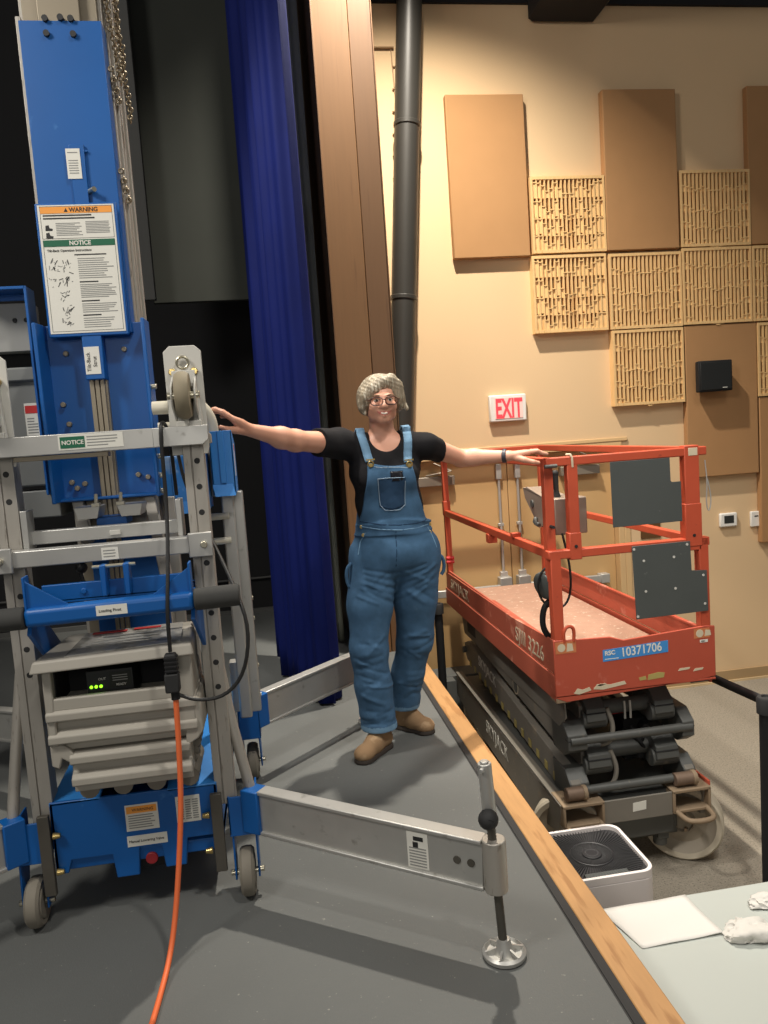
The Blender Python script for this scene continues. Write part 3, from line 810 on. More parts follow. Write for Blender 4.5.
text('lettering', 'WARNING', .0185, (-.562, y - .0012, 2.184), (1, 0, 0), (0, 0, 1), 'ink', s_, bold=.0004)
MB().prism([(-.578, 2.184), (-.566, 2.184), (-.572, 2.196)], 'xz', y - .0016, y - .001).build('warning_triangle', 'ink', s_)
text('lettering', 'NOTICE', .0185, (-.572, y - .0012, 2.0815), (1, 0, 0), (0, 0, 1), 'label', s_, bold=.0006)
text('lettering', 'Tilt-Back Operation Instructions', .0105, (-.643, y - .0006, 2.062), (1, 0, 0), (0, 0, 1), 'ink', s_)

for ob in [sg, s_] + list(s_.children):
    ob.data.transform(Matrix.Translation((.012, 0, -.011)) @ Matrix.Translation((-.036, 0, 2.0)) @ Matrix.Diagonal((.95, 1, .97, 1)) @ Matrix.Translation((.036, 0, -2.0)))
# tilt-back carriage (blue channel in front of the mast) -----------
o = MB()
o.box(-.674, -.358, 2.612, 2.622, 1.275, 1.835)
for s, xx in ((-1, -.674), (1, -.358)):
    o.hull8([(xx - .006, 2.50, 1.275), (xx + .006, 2.50, 1.275), (xx + .006, 2.615, 1.275), (xx - .006, 2.615, 1.275),
             (xx - .006 + s * .002, 2.50, 1.83), (xx + .006 + s * .002, 2.50, 1.83), (xx + .006, 2.615, 1.835), (xx - .006, 2.615, 1.835)])
o.box(-.674, -.358, 2.56, 2.612, 1.275, 1.285)
o.build('tilt_carriage', 'blue', A, bevel=.003)
for x, z in ((-.615, 1.745), (-.435, 1.75), (-.64, 1.585), (-.628, 1.522), (-.64, 1.335), (-.60, 1.328), (-.625, 1.315), (-.43, 1.345), (-.40, 1.335)):
    MB().cyl((x, 2.612, z), (x, 2.598, z), .009, n=8).build('carriage_bolt', 'alu_shade', A, bevel=.002)
for z in (1.29, 1.40, 1.34, 1.62):
    MB().cyl((-.354, 2.53, z), (-.335, 2.53, z), .009, n=8).build('side_bolt', 'zinc', A, bevel=.002)
o = MB(); o.box(-.553, -.493, 2.56, 2.612, 1.655, 1.80); st = o.build('strut_guide', 'blue', A, bevel=.003)
o = MB()
for k in range(3): o.box(-.546 + .016 * k, -.533 + .016 * k, 2.575, 2.61, .62, 1.66)
o.box(-.55, -.495, 2.59, 2.615, .62, 1.66)
o.build('tilt_back_strut', 'alu_shade', A, bevel=.0015)
lb = MB(); lb.box(-.550, -.504, 2.5585, 2.56, 1.672, 1.757); b_ = lb.build('strut_label', 'label', A)
text('lettering', 'Tilt-Back', .0165, (-.533, 2.5582, 1.680), (0, 0, 1), (-1, 0, 0), 'ink', b_); text('lettering', 'Strut', .0165, (-.514, 2.5582, 1.694), (0, 0, 1), (-1, 0, 0), 'ink', b_)
for x0, x1 in ((-.605, -.527), (-.478, -.40)):
    o = MB(); o.prism([(x0, 1.262), (x1, 1.262), (x1 - .01, 1.225), (x0 + .012, 1.225)], 'xz', 2.44, 2.54); o.build('clamp_block', 'alu', A, bevel=.002)
    xx = x1 - .012 if x0 < -.55 else x0 + .012
    o = MB(); o.cyl((xx, 2.45, 1.262), (xx + .004, 2.445, 1.30), .0055, n=10); o.box(xx - .012, xx + .012, 2.44, 2.46, 1.262, 1.272); o.build('clamp_lever', 'cream', A, bevel=.001)
MB().box(-.545, -.455, 2.46, 2.56, 1.20, 1.225).build('clamp_base', 'blue', A, bevel=.002)
# lower blue column plate, side stays
MB().box(-.60, -.37, 2.585, 2.60, .80, 1.18).build('lower_cover', 'blue', A, bevel=.003)
for a_, b_ in (((-.625, 2.60, 1.275), (-.60, 2.56, 1.14)), ((-.40, 2.60, 1.27), (-.355, 2.50, .98)), ((-.63, 2.70, 1.12), (-.615, 2.70, .6)), ((-.352, 2.70, 1.26), (-.352, 2.70, .6))):
    MB().bar(a_, b_, .036, .03, (0, 1, 0)).build('column_stay', 'alu_dk', A, bevel=.003)
o = MB(); o.tube([(-.64, 2.48, 1.19), (-.60, 2.47, 1.10), (-.615, 2.47, 1.06), (-.595, 2.47, 1.0)], .007, 8, 2); o.sphere((-.605, 2.465, 1.075), .018)
o.build('strap_loop', 'cable', A)

# left-hand cabinet and platform pieces ---------------------------
o = MB(); o.box(-.90, -.72, 2.70, 2.71, 1.935, 1.965); o.box(-.726, -.718, 2.62, 2.71, 1.30, 1.965); o.box(-.90, -.72, 2.62, 2.71, 1.955, 1.965)
o.build('platform_edge', 'blue', A, bevel=.002)
o = MB(); o.box(-1.05, -.735, 2.72, 2.80, 1.775, 1.93); o.m(1)
for x in (-.79, -.755): o.cyl((x, 2.72, 1.875), (x, 2.716, 1.875), .008, n=10)
o.build('upper_panel', ['cabgrey', 'ink'], A, bevel=.004)
MB().box(-1.05, -.735, 2.78, 2.80, 1.70, 1.775).build('panel_gap', 'black', A)
MB().sphere((-.745, 2.765, 1.755), .012, n=10).build('gap_bolt', 'zinc', A)
o = MB(); o.box(-1.05, -.705, 2.66, 2.80, 1.33, 1.70); o.box(-1.05, -.715, 2.645, 2.66, 1.67, 1.715)
o.build('control_cabinet', 'cabgrey2', A, bevel=.006)
MB().box(-.85, -.695, 2.655, 2.80, 1.225, 1.315).build('lower_cabinet', 'cabgrey2', A, bevel=.004)
lb = MB(); lb.box(-.775, -.722, 2.658, 2.6595, 1.495, 1.60); lb.m(1).box(-.773, -.726, 2.657, 2.658, 1.567, 1.592); lb.m(2); lines(lb, -.77, -.735, 1.50, 1.555, 6, 2.658, .004, .4)
lb.build('cabinet_label', ['label', 'redlab', 'ink_grey'], A)
# right-hand blue holders and the cream tube in them ---------------
def trough(x0, x1, y0, y1, z0, z1, slope):
    o = MB()
    o.box(x0, x1, y0, y0 + .006, z0, z1); o.box(x0, x0 + .006, y0, y1, z0, z1)
    o.prism([(y0, z0), (y1, z0 + .01), (y1, z1 - slope), (y0, z1)], 'yz', x1 - .006, x1)
    o.box(x0, x1, y1 - .006, y1, z0, z1 - slope)
    o.hull8([(x0, y0 - .002, z0 + .032), (x1 - .01, y0 - .002, z0 + .032), (x1, y0 - .03, z0 - .005), (x0 + .008, y0 - .03, z0 - .005), (x0, y0, z0 + .038), (x1 - .01, y0, z0 + .038), (x1, y0 - .025, z0 + .0), (x0 + .008, y0 - .025, z0 + .0)])
    o.box(x0 + .03, x0 + .05, y0 - .006, y0, z0 + .04, z1)
    return o.build('outrigger_holder', 'blue_lt', A, bevel=.003)
trough(-.208, -.128, 2.76, 2.94, 1.248, 1.472, .045)
trough(-.372, -.222, 2.74, 2.90, 1.20, 1.395, .0)
lb = MB(); lb.box(-.1276, -.1268, 2.80, 2.835, 1.31, 1.425); lb.m(1).box(-.1268, -.1264, 2.803, 2.832, 1.40, 1.42); lb.build('holder_label', ['label', 'redlab'], A)
o = MB(); o.tube([(-.199, 2.85, 1.24), (-.199, 2.85, 1.47), (-.202, 2.85, 1.515), (-.222, 2.85, 1.556), (-.262, 2.85, 1.588), (-.33, 2.84, 1.60)], .0235, 16, 2)
o.build('guard_tube', 'cream', A)
for x, y in ((-.168, 2.86), (-.135, 2.92)):
    MB().box(x - .022, x + .022, y - .02, y + .02, .40, 1.25).build('platform_post', 'alu', A, bevel=.006)
for z in (1.075, 1.165):
    MB().cyl((-.25, 2.84, z), (-.165, 2.84, z), .0125, n=12).build('platform_stub', 'cream', A, bevel=.003)
MB().box(-.225, -.118, 2.98, 3.03, .38, .58).build('outrigger_plate', 'alu', A, bevel=.003)
o = MB(); o.box(-.135, -.125, 3.0, 3.02, .40, .86); o.build('plate_edge', 'alu_dk', A, bevel=.002)
for z in (.82, .74, .55, .43): MB().cyl((-.124, 3.01, z), (-.112, 3.01, z), .008, n=8).build('plate_bolt', 'zinc', A)
for p in (((-.235, 2.46, 1.0), (-.205, 2.42, .62), (-.148, 2.372, .335)), ((-.79, 2.45, .9), (-.83, 2.41, .6), (-.862, 2.372, .33))):
    MB().tube(p, .017, 12, 1).build('brace_tube', 'alu_dk', A)

# outriggers -------------------------------------------------------
def outrigger(a, b, label=False):
    a = Vector(a); b = Vector(b); d = (b - a); d.z = 0; d.normalize(); n = Vector((d.y, -d.x, 0))
    root = MB()
    root.bar(a + Vector((0, 0, .065)), b + Vector((0, 0, .065)), .05, .012); root.bar(a - Vector((0, 0, .065)), b - Vector((0, 0, .065)), .05, .012)
    root.bar(a - n * .0 , b, .034, .125)
    ob = root.build('outrigger_beam', 'alu', A, bevel=.003)
    tip = b + d * .028
    s = MB(); s.bar(a - d * .06, a + d * .004, .06, .138); s.build('outrigger_socket', 'blue', A, bevel=.004)
    cl = MB(); cl.cyl(tip + Vector((0, 0, -.072)), tip + Vector((0, 0, .072)), .032, n=24); cl.build('jack_sleeve', 'alu_dk', ob, bevel=.003)
    sc = MB(); z0 = .035; z1 = .43
    prof = [(.006, z0)]; z = z0
    while z < z1:
        prof += [(.0125, z + .002), (.0105, z + .006)]; z += .008
    prof += [(.0, z1)]
    lean = Vector((-.045, .005, 1)).normalized()
    p0 = tip + Vector((.012, 0, -tip.z))
    sc.lathe(prof, p0, lean, 14); sc.build('jack_screw', 'steel_dk', ob, angle=60)
    up_ = MB(); q0 = p0 + lean * .40; q1 = p0 + lean * .545
    up_.cyl(q0, q1, .0185, n=18); up_.cyl(q1 - lean * .012 + n * .028, q1 - lean * .012 - n * .028, .007, n=10); up_.cyl(q1, q1 + lean * .006, .012, n=12)
    up_.build('jack_handle', 'alu', ob, bevel=.002)
    kb = MB(); kb.sphere(p0 + lean * .405 + Vector((-.012, -.03, 0)), .027, n=18); kb.cyl(p0 + lean * .405, p0 + lean * .405 + Vector((-.014, -.055, 0)), .012, n=12); kb.build('jack_knob', 'rubber', ob)
    ft = MB(); ft.lathe([(.0, .004), (.05, .0), (.058, .004), (.059, .014), (.052, .02), (.047, .012), (.030, .012), (.022, .03), (.016, .05), (0, .052)], p0, (0, 0, 1), 32)
    for k in range(6):
        an = k * math.pi / 3; ft.bar(p0 + Vector((math.cos(an) * .02, math.sin(an) * .02, .022)), p0 + Vector((math.cos(an) * .052, math.sin(an) * .052, .014)), .006, .014)
    ft.build('foot_pad', 'alu', ob, angle=40)
    if label:
        c = a.lerp(b, .74) - n * .0 ; f = n if n.y < 0 else -n
        p = c + f * .0175
        lb = MB(); lb.bar(p + d * -.032, p + d * .032, .0016, .105)
        lb.m(1)
        for k in range(7): 
            q = p + f * .001 + Vector((0, 0, -.045 + .0085 * k)); lb.bar(q - d * .026, q + d * .026, .001, .0035)
        lb.m(2)
        q = p + f * .001 + Vector((0, 0, .034)); lb.bar(q - d * .012, q + d * .018, .001, .012)
        q = p + f * .001 + Vector((0, 0, .016)); lb.bar(q - d * .014, q + d * .002, .001, .016)
        lb.build('outrigger_label', ['label', 'ink_grey', 'ink'], ob)
        for k in (.9, .955):
            p = a.lerp(b, k) + f * .017; hh = MB(); hh.cyl(p, p + f * .003, .011, n=14); hh.build('beam_hole', 'steel_dk', ob)
    return ob
outrigger((-.115, 2.335, .281), (.478, 1.905, .262), True)
outrigger((-.117, 3.205, .308), (.348, 3.672, .304))
outrigger((-.882, 2.335, .281), (-1.47, 1.905, .262))
outrigger((-.882, 3.20, .306), (-1.47, 3.63, .262))

# cables -----------------------------------------------------------
o = MB()
o.tube([(-.292, 2.41, 1.28), (-.293, 2.39, 1.46), (-.298, 2.34, 1.50), (-.304, 2.29, 1.495), (-.306, 2.284, 1.42), (-.306, 2.276, 1.25), (-.310, 2.20, 1.08), (-.318, 2.16, .97), (-.320, 2.16, .86)], .0056, 8, 2)
tag(o.build('charger_cable', 'cable', origin=(-.33, 2.2, .86)), 'black cable looped over the top aluminium crossbar down to the plug', 'cable')
o = MB()
o.tube([(-.285, 2.47, 1.42), (-.27, 2.47, 1.30), (-.185, 2.34, 1.12), (-.125, 2.20, 1.0), (-.098, 2.16, .90), (-.12, 2.15, .78), (-.18, 2.16, .715), (-.26, 2.17, .708), (-.315, 2.17, .735)], .0055, 8, 2)
tag(o.build('power_cable', 'cable', origin=(-.2, 2.2, .7)), 'thin black cable bowing out past the right grip and back to the plug', 'cable')
pl = thing('cord_plug', 'black plug block joining the cables in front of the battery box', 'plug', (-.322, 2.16, .735))
o = MB(); o.box(-.342, -.302, 2.145, 2.18, .745, .80); o.box(-.337, -.305, 2.148, 2.178, .80, .855); o.build('plug_body', 'rubber', pl, bevel=.005)
o = MB()
for k in range(4): o.box(-.338, -.303, 2.144, 2.181, .805 + .012 * k, .811 + .012 * k)
o.build('plug_rib', 'black', pl, bevel=.001)
MB().cyl((-.318, 2.165, .722), (-.318, 2.165, .746), .012, n=12).build('strain_relief', 'black', pl)
o = MB()
o.tube([(-.318, 2.165, .728), (-.322, 2.165, .60), (-.330, 2.16, .43), (-.352, 2.14, .24), (-.372, 2.10, .10), (-.388, 2.05, .028), (-.398, 1.97, .008), (-.405, 1.86, .0075), (-.42, 1.7, .0075), (-.47, 1.4, .0075)], .0078, 10, 2)
tag(o.build('extension_cord', 'cord', origin=(-.38, 2.0, 0)), 'orange extension cord hanging from the plug and trailing over the stage floor', 'cord')
# ================================================================== RED SCISSOR LIFT
LX0, LX1, LY0, LY1 = 1.264, 2.072, 3.44, 5.72
B = thing('scissor_lift', 'orange red scissor lift standing on the carpet beside the stage', 'scissor lift', (1.668, 4.58, H))

# platform deck and toe boards
o = MB(); o.box(LX0 + .03, LX1 - .03, LY0 + .03, LY1 - .02, .145, .185); o.build('deck_floor', 'deck', B)
o = MB(); o.box(1.425, 1.445, 3.50, 5.05, .185, .235); o.build('deck_sill', 'red_pale', B, bevel=.002)
for s, x in ((-1, LX0), (1, LX1)):
    o = MB(); t = .008 * -s
    o.box(x, x + t, LY0 + .015, LY1, .215, .352) if s > 0 else o.prism([(LY0 + .012, .215), (LY1, .215), (LY1, .335), (LY0 + .62, .352), (LY0 + .012, .385)], 'yz', x, x + t)
    o.box(x + t, x + t * 2.6, LY0 + .012, LY1, .34, .352)
    o.build('toe_board', 'red_pale' if s < 0 else 'red', B, bevel=.002)
    o = MB(); o.box(x - .004 * -s, x + .01 * -s, LY0 + .004, LY1 + .03, .085, .208); o.build('deck_side', 'red_pale' if s < 0 else 'red', B, bevel=.003)
o = MB()
o.prism([(LX0 - .004, .10), (LX0 + .05, .075), (LX1 - .04, .11), (LX1 + .02, .118), (LX1 + .02, .372), (LX1 - .03, .378), (LX0 + .35, .352), (LX0 + .28, .375), (LX0 - .004, .385)], 'xz', LY0 - .004, LY0 + .006)
o.box(LX0 - .004, LX1 + .02, LY0 - .004, LY0 + .06, .10, .112)
front = o.build('front_panel', 'red', B, bevel=.004)
o = MB()
yf = LY0 - .0052
for x0, x1, z, h in ((1.35, 1.44, .115, .024), (1.45, 1.62, .125, .024), (1.47, 1.52, .14, .01)): 
    o = MB(); o.prism([(x0, z), (x0 + (x1 - x0) * .3, z - h * .3), (x1, z + h * .3), (x1 - .01, z + h), (x0 + (x1 - x0) * .5, z + h * .6), (x0 + .02, z + h)], 'xz', yf, LY0 - .004); o.build('paint_chip', 'worn', front)
for x0, x1, z in ((1.89, 1.95, .165), (1.97, 2.02, .155)): o = MB(); o.prism([(x0, z), (x1, z + .004), (x1 + .005, z + .014), (x0 + .01, z + .013)], 'xz', yf, LY0 - .004); o.build('paint_chip', 'worn', front)
o = MB()
o.prism([(1.73, .138), (1.815, .143), (1.82, .166), (1.79, .172), (1.735, .165)], 'xz', yf, LY0 - .004); o.build('paint_chip', 'yellowmk', front); o = MB(); o.prism([(1.69, .14), (1.725, .142), (1.72, .16), (1.685, .156)], 'xz', yf, LY0 - .004)
o.build('paint_chip', 'yellowmk', front)
o = MB(); o.prism([(1.505, .255), (1.842, .268), (1.842, .326), (1.505, .313)], 'xz', yf - .0004, LY0 - .004); nb = o.build('number_label', 'bluelab', front)
text('lettering', '10371706', .062, (1.597, yf - .0006, .2705), (1, 0, .038), (-.038, 0, 1), 'label', nb, wide=.86, bold=.0008)
text('lettering', 'RSC', .03, (1.515, yf - .0006, .285), (1, 0, .038), (-.038, 0, 1), 'label', nb, bold=.001)
o = MB(); o.box(1.515, 1.585, yf - .0008, yf - .0004, .265, .2685); o.build('label_rule', 'label', nb)
for x0, x1, z0, z1 in ((1.268, 1.372, .318, .375), (1.98, 2.062, .318, .366)):
    o = MB(); o.box(x0, x1, yf, LY0 - .004, z0, z1); o.m(1)
    o.cyl((x0 + .03, yf - .0004, (z0 + z1) / 2), (x0 + .03, yf, (z0 + z1) / 2), .02, n=12); o.prism([(x0 + .055, z0 + .008), (x0 + .09, z0 + .01), (x0 + .085, z1 - .012), (x0 + .06, z1 - .008)], 'xz', yf - .0004, yf)
    o.build('caution_sticker', ['sticker', 'worn'], front)
MB().box(2.01, 2.052, yf, LY0 - .004, .295, .309).build('serial_sticker', 'label', front)
text('lettering', '4681', .011, (2.016, yf - .0004, .298), (1, 0, 0), (0, 0, 1), 'ink', front)
for x in (1.345, 2.0):
    o = MB(); o.tube([(x - .03, LY0, .37), (x - .032, LY0 - .003, .425), (x - .014, LY0 - .003, .447), (x + .012, LY0 - .003, .445), (x + .022, LY0 - .003, .42), (x + .018, LY0, .37)], .0085, 8, 2)
    if x < 1.8: o.build('tie_loop', 'red_rail', B)
MB().box(LX0 - .002, LX0 + .07, LY0 - .002, LY0 + .08, .072, .10).build('corner_foot', 'taupe', B, bevel=.004)
MB().box(LX1 - .10, LX1, LY0 + .02, LY0 + .08, .085, .118).build('corner_foot', 'charc', B, bevel=.004)
# side lettering on the toe board and deck side
xs = LX0 - .0006
for s_, y, z, sz, wd, sl in (('SKYJACK', 5.58, .235, .105, 1.25, .0), ('SJIII 3226', 4.04, .238, .112, 1.08, .0)):
    text('lettering', s_, sz, (xs, y, z), (0, -1, sl), (0, sl, 1), 'worn', B, wide=wd, bold=.0006)
o = MB()
for k in range(7):
    y = 5.02 - k * .125; o.box(LX0 - .0005, LX0, y - .045, y, .24, .30 + .01 * (k % 3))
o.build('toe_scuff', 'rust', B) if False else o.bm.free()

# posts and rails --------------------------------------------------
RT, RM = 1.236, .795
def post(x, y, z0, z1, w=.048, d=.048, m='red_rail', name='post'):
    return MB().box(x - w / 2, x + w / 2, y - d / 2, y + d / 2, z0, z1).build(name, m, B, bevel=.004)
xa, xb = LX0 + .024, LX1 - .024; ya, yb = LY0 + .025, LY1 - .04
post(xa + .005, ya, .20, RM + .02, .052, .05); post(xb, ya, .20, RM + .02, .05, .05)
post(xa, ya + .03, .66, RT + .02, .046, .046, name='rail_post'); post(xa + .108, ya, RM - .03, RT, .052, .046, name='rail_post')
post(xb - .05, ya, RM - .04, RT + .03, .076, .05, name='rail_post'); post(xb - .05, ya, RM - .02, RM + .19, .086, .056, name='post_sleeve'); post(xa + .108, ya, RM - .03, RM + .10, .06, .052, name='post_sleeve')
post(xa, yb, .2, RT, .042, .046); post(xb, yb, .2, RT, .042, .046)
post(xa, yb, RM - .02, RM + .09, .052, .056, name='post_sleeve')
def rl(a, b, w=.042, h=.042, m='red_rail', name='rail'):
    return MB().bar(a, b, w, h).build(name, m, B, bevel=.005)
rl((xa - .02, ya - .002, RT), (LX1 + .005, ya - .002, RT), .044, .042)
rl((xa - .03, ya, RM), (LX1 + .008, ya, RM), .05, .042)
rl((xa, ya, RT), (xa, yb, RT)); rl((xa, ya + .03, RM), (xa, yb, RM - .0), .04, .046)
rl((xb, ya, RT), (xb, yb, RT)); rl((xb, ya + .1, RM), (xb, yb, RM), .04, .04)
rl((xa, yb, RT), (xb, yb, RT))
# overlapping upper rail ends, worn cap and pins
o = MB(); o.bar((xa - .02, ya + .05, RT + .035), (LX1 - .06, ya + .55, RT + .03), .03, .03); o.build('rail', 'red_rail', B, bevel=.004) if False else o.bm.free()
MB().box(xb - .068, xb - .02, ya - .0265, ya - .022, RT - .02, RT + .018).build('rail_weld', 'worn', B, bevel=.006)
MB().cyl((xa - .03, ya - .03, RT - .018), (xa + .03, ya - .03, RT - .018), .009, n=10).build('hinge_pin', 'charc', B)
for y in (4.0, 4.5):
    o = MB(); o.box(xa - .03, xa + .02, y - .02, y + .02, RM + .02, RM + .045) if y < 4.2 else o.box(xa - .026, xa + .03, y - .03, y + .03, RM - .075, RM - .02)
    o.build('rail_clip', 'red_rail', B, bevel=.003)
for z in (.42, .45): MB().cyl((xa - .03, yb - .02, z), (xa + .03, yb - .02, z), .014, n=10).build('post_pin', 'redlab', B)
for x, z in ((xa, .93), (xb - .05, .83), (xa + .108, .83)): MB().cyl((x, ya - .03, z), (x, ya + .03, z), .008, n=10).build('lock_pin', 'ink', B)
o = MB(); o.tube([(xb + .02, ya - .02, 1.19), (xb + .03, ya - .02, 1.08), (xb + .02, ya - .02, .98), (xb + .035, ya - .02, .93), (xb + .05, ya - .02, 1.0), (xb + .03, ya - .02, 1.1)], .003, 6, 2); o.build('pin_lanyard', 'steel', B)
o = MB(); o.tube([(xa + .11, ya - .022, RT - .03), (xa + .105, ya - .03, RT + .03), (xa + .09, ya, RT + .03)], .0055, 8, 1); o.build('cable_tie', 'worn', B)
# blank metal plates wired to the rails
def plate(name, poly, y):
    o = MB(); o.prism(poly, 'xz', y - .004, y); p = o.build(name, 'plate', B, bevel=.0015)
    return p
plate('upper_plate', [(1.580, 1.216), (1.882, 1.216), (1.884, 1.104), (1.89, 1.098), (1.936, 1.098), (1.938, .905), (1.584, .903)], ya - .026)
p2 = plate('lower_plate', [(1.672, .805), (1.972, .805), (1.976, .66), (2.055, .655), (2.058, .452), (1.682, .446)], ya - .03)
o = MB()
for x, z in ((1.73, .73), (1.885, .735), (1.735, .58), (1.888, .58), (2.035, .632), (2.04, .49), (1.682, .79), (1.955, .79), (1.69, .46)):
    o.cyl((x, ya - .034, z), (x, ya - .036, z), .0065, n=8)
o.build('plate_rivet', 'cap_grey', p2)
# operator control box
cb_ = MB(); cb_.box(1.365, 1.535, 3.62, 3.76, .862, 1.045)
cbx = cb_.build('control_box', 'ctrl', B, bevel=.006)
o = MB(); o.prism([(3.62, 1.05), (3.62, .93), (3.82, .88), (4.02, 1.02), (4.05, 1.075), (3.98, 1.085), (3.76, 1.05)], 'yz', 1.352, 1.365)
o.hull8([(1.352, 3.76, 1.04), (1.48, 3.76, 1.04), (1.46, 4.02, 1.07), (1.352, 4.04, 1.07), (1.352, 3.76, 1.05), (1.48, 3.76, 1.05), (1.46, 4.02, 1.08), (1.352, 4.04, 1.08)])
o.build('control_guard', 'ctrl', B, bevel=.003)
MB().cyl((1.345, 3.90, 1.0), (1.352, 3.90, 1.0), .022, n=16).build('control_knob', 'charc', B, bevel=.002)
o = MB(); o.tube([(1.345, 3.84, .93), (1.33, 3.82, .91), (1.34, 3.78, .90)], .012, 8, 1); o.build('control_latch', 'charc', B, bevel=.002)
o = MB(); o.cyl((1.41, 3.70, 1.045), (1.41, 3.70, 1.075), .022, .014, n=16); o.cyl((1.41, 3.70, 1.07), (1.408, 3.70, 1.16), .013, .016, n=14); o.sphere((1.408, 3.70, 1.165), .018)
o.build('joystick', 'rubber', cbx)
o = MB(); o.tube([(1.46, 3.66, 1.04), (1.465, 3.66, 1.10), (1.45, 3.66, 1.17)], .005, 8, 1); o.build('control_wire', 'cap_grey', cbx)
o = MB()
o.tube([(1.36, 3.62, .90), (1.335, 3.56, .80), (1.33, 3.53, .71), (1.32, 3.53, .66)], .006, 8, 2)
for k in range(9): o.torus((1.345 - .001 * k, 3.60, .93 - .02 * k), (1, .3, .2), .011, .003, 10, 5)
o.tube([(1.40, 3.62, .87), (1.42, 3.58, .70), (1.41, 3.57, .56), (1.36, 3.57, .50), (1.27, 3.55, .53), (1.225, 3.54, .62), (1.25, 3.52, .72), (1.31, 3.50, .74)], .006, 8, 2)
o.build('control_cable', 'cable', B)
o = MB(); o.lathe([(0, -.025), (.055, -.025), (.068, -.018), (.07, .0), (.068, .018), (.055, .025), (0, .025)], (1.275, 3.545, .635), (.9, .35, .2), 28); o.build('cable_reel', 'plate', B, bevel=.002)
o = MB(); o.tube([(1.30, 3.55, .56), (1.262, 3.545, .53), (1.245, 3.54, .46), (1.258, 3.54, .40), (1.30, 3.55, .36)], .015, 10, 2); o.build('cable_boot', 'black', B)

# scissor stack ----------------------------------------------------
def arm(xc, t, ya_, za, yb_, zb, h, m='charc_dusty_lit'):
    """one scissor leg: a boxy beam with stepped, chamfered ends"""
    a = Vector((ya_, za)); b = Vector((yb_, zb)); d = (b - a).normalized(); n = Vector((-d.y, d.x))
    def P(s_, q): v = a + d * s_ + n * q; return (v.x, v.y)
    L = (b - a).length
    poly = [P(-.06, -h * .22), P(.02, -h / 2), P(L - .02, -h / 2), P(L + .06, -h * .22), P(L + .06, h * .22), P(L - .03, h / 2), P(.03, h / 2), P(-.06, h * .22)]
    return MB().prism(poly, 'yz', xc - t / 2, xc + t / 2).build('scissor_arm', m, B, bevel=.004)
AX0, AX1 = 1.362, 1.968
for xo, xi in ((AX0, AX0 + .085), (AX1, AX1 - .085)):
    arm(xo, .052, 3.58, -.152, 5.50, -.012, .155)
    arm(xo, .052, 3.55, -.395, 5.50, -.225, .15)
    arm(xi, .05, 3.62, -.035, 5.46, -.155, .13)
    arm(xi, .05, 3.62, -.275, 5.46, -.40, .13)
    arm(xi + (.055 if xi < 1.7 else -.055), .04, 3.70, .03, 5.40, -.03, .11)
# left flank plates seen from the stage (nested channels)
o = MB()
o.prism([(3.52, .07), (5.52, .07), (5.55, .0), (5.50, -.10), (3.60, -.105), (3.50, -.03)], 'yz', AX0 - .034, AX0 - .026)
fl = o.build('stack_side', 'charc_dusty_lit', B, bevel=.002)
xs = AX0 - .0285
text('lettering', 'SKYJACK', .12, (AX0 - .0352, 5.30, -.18 + .11), (0, -1, -.04), (0, -.04, 1), 'label', B, wide=.0001) if False else None
text('lettering', 'SKYJACK', .105, (xs + .0015, 5.17, -.245), (0, -1, -.085), (0, -.085, 1), 'label', B, wide=1.0, bold=.0006)
MB().box(AX0 - .0346, AX0 - .034, 5.18, 5.40, -.06, .02).build('maker_plate', 'flat2', B)
MB().cyl((xs + .002, 4.32, -.13), (xs + .001, 4.32, -.13), .05, n=20).build('round_decal', 'worn', B)
MB().cyl((xs + .001, 4.32, -.13), (xs + .0005, 4.32, -.13), .042, n=20).build('decal_centre', 'charc', B)
for k in range(14):
    y = 5.42 - k * .13; z = -.30 - .0068 * k * 1.35
    MB().box(xs - .001, xs + .002, y - .042, y, z - .025, z + .02).build('hazard_mark', 'yellowmk', B)
# near-end cross tubes and bosses
def tubex(x0, x1, y, z, r, m='charc', name='cross_tube'):
    return MB().cyl((x0, y, z), (x1, y, z), r, n=18).build(name, m, B, bevel=.002)
tubex(1.345, 1.99, 3.50, -.152, .022); tubex(1.31, 1.98, 3.49, -.405, .022)
tubex(1.50, 1.86, 3.60, -.035, .038); tubex(1.50, 1.86, 3.62, -.272, .040)
tubex(1.345, 1.99, 5.52, -.02, .024); tubex(1.31, 2.0, 5.52, -.23, .024)
for x in (1.440, 1.800):
    for zc, w in ((-.035, .10), (-.275, .118)):
        x1 = x + w
        o = MB(); o.prism([(3.50, zc - .03), (3.56, zc - .085), (3.75, zc - .085), (3.75, zc + .085), (3.58, zc + .085), (3.51, zc + .03)], 'yz', x, x1)
        o.m(1).box(x - .001, x1 + .001, 3.502, 3.56, zc + .005, zc + .012)
        o.build('pivot_block', ['charc', 'black'], B, bevel=.006)
        MB().cyl((x - .012, 3.56, zc - .035), (x1 + .012, 3.56, zc - .035), .048, n=20).build('pivot_boss', 'charc', B, bevel=.004)
for xc in (AX0, AX1):
    for z in (-.152, -.40):
        o = MB(); o.prism([(3.49, z - .045), (3.56, z - .09), (3.70, z - .09), (3.72, z + .085), (3.56, z + .085), (3.49, z + .03)], 'yz', xc - .032, xc + .07 if xc < 1.7 else xc + .032)
        o.m(1).box(xc - .033, (xc + .071) if xc < 1.7 else xc + .033, 3.488, 3.53, z + .0, z + .008)
        o.build('arm_end', ['charc', 'black'], B, bevel=.006)
for x0, x1 in ((1.30, 1.40), (1.87, 1.98)):
    MB().cyl((x0, 3.47, -.405), (x1, 3.47, -.405), .033, n=18).build('bushing', 'rust', B, bevel=.004)
    MB().cyl((x1 - .018, 3.47, -.405), (x1 + .004, 3.47, -.405), .037, n=18).build('bushing_collar', 'taupe', B, bevel=.003)
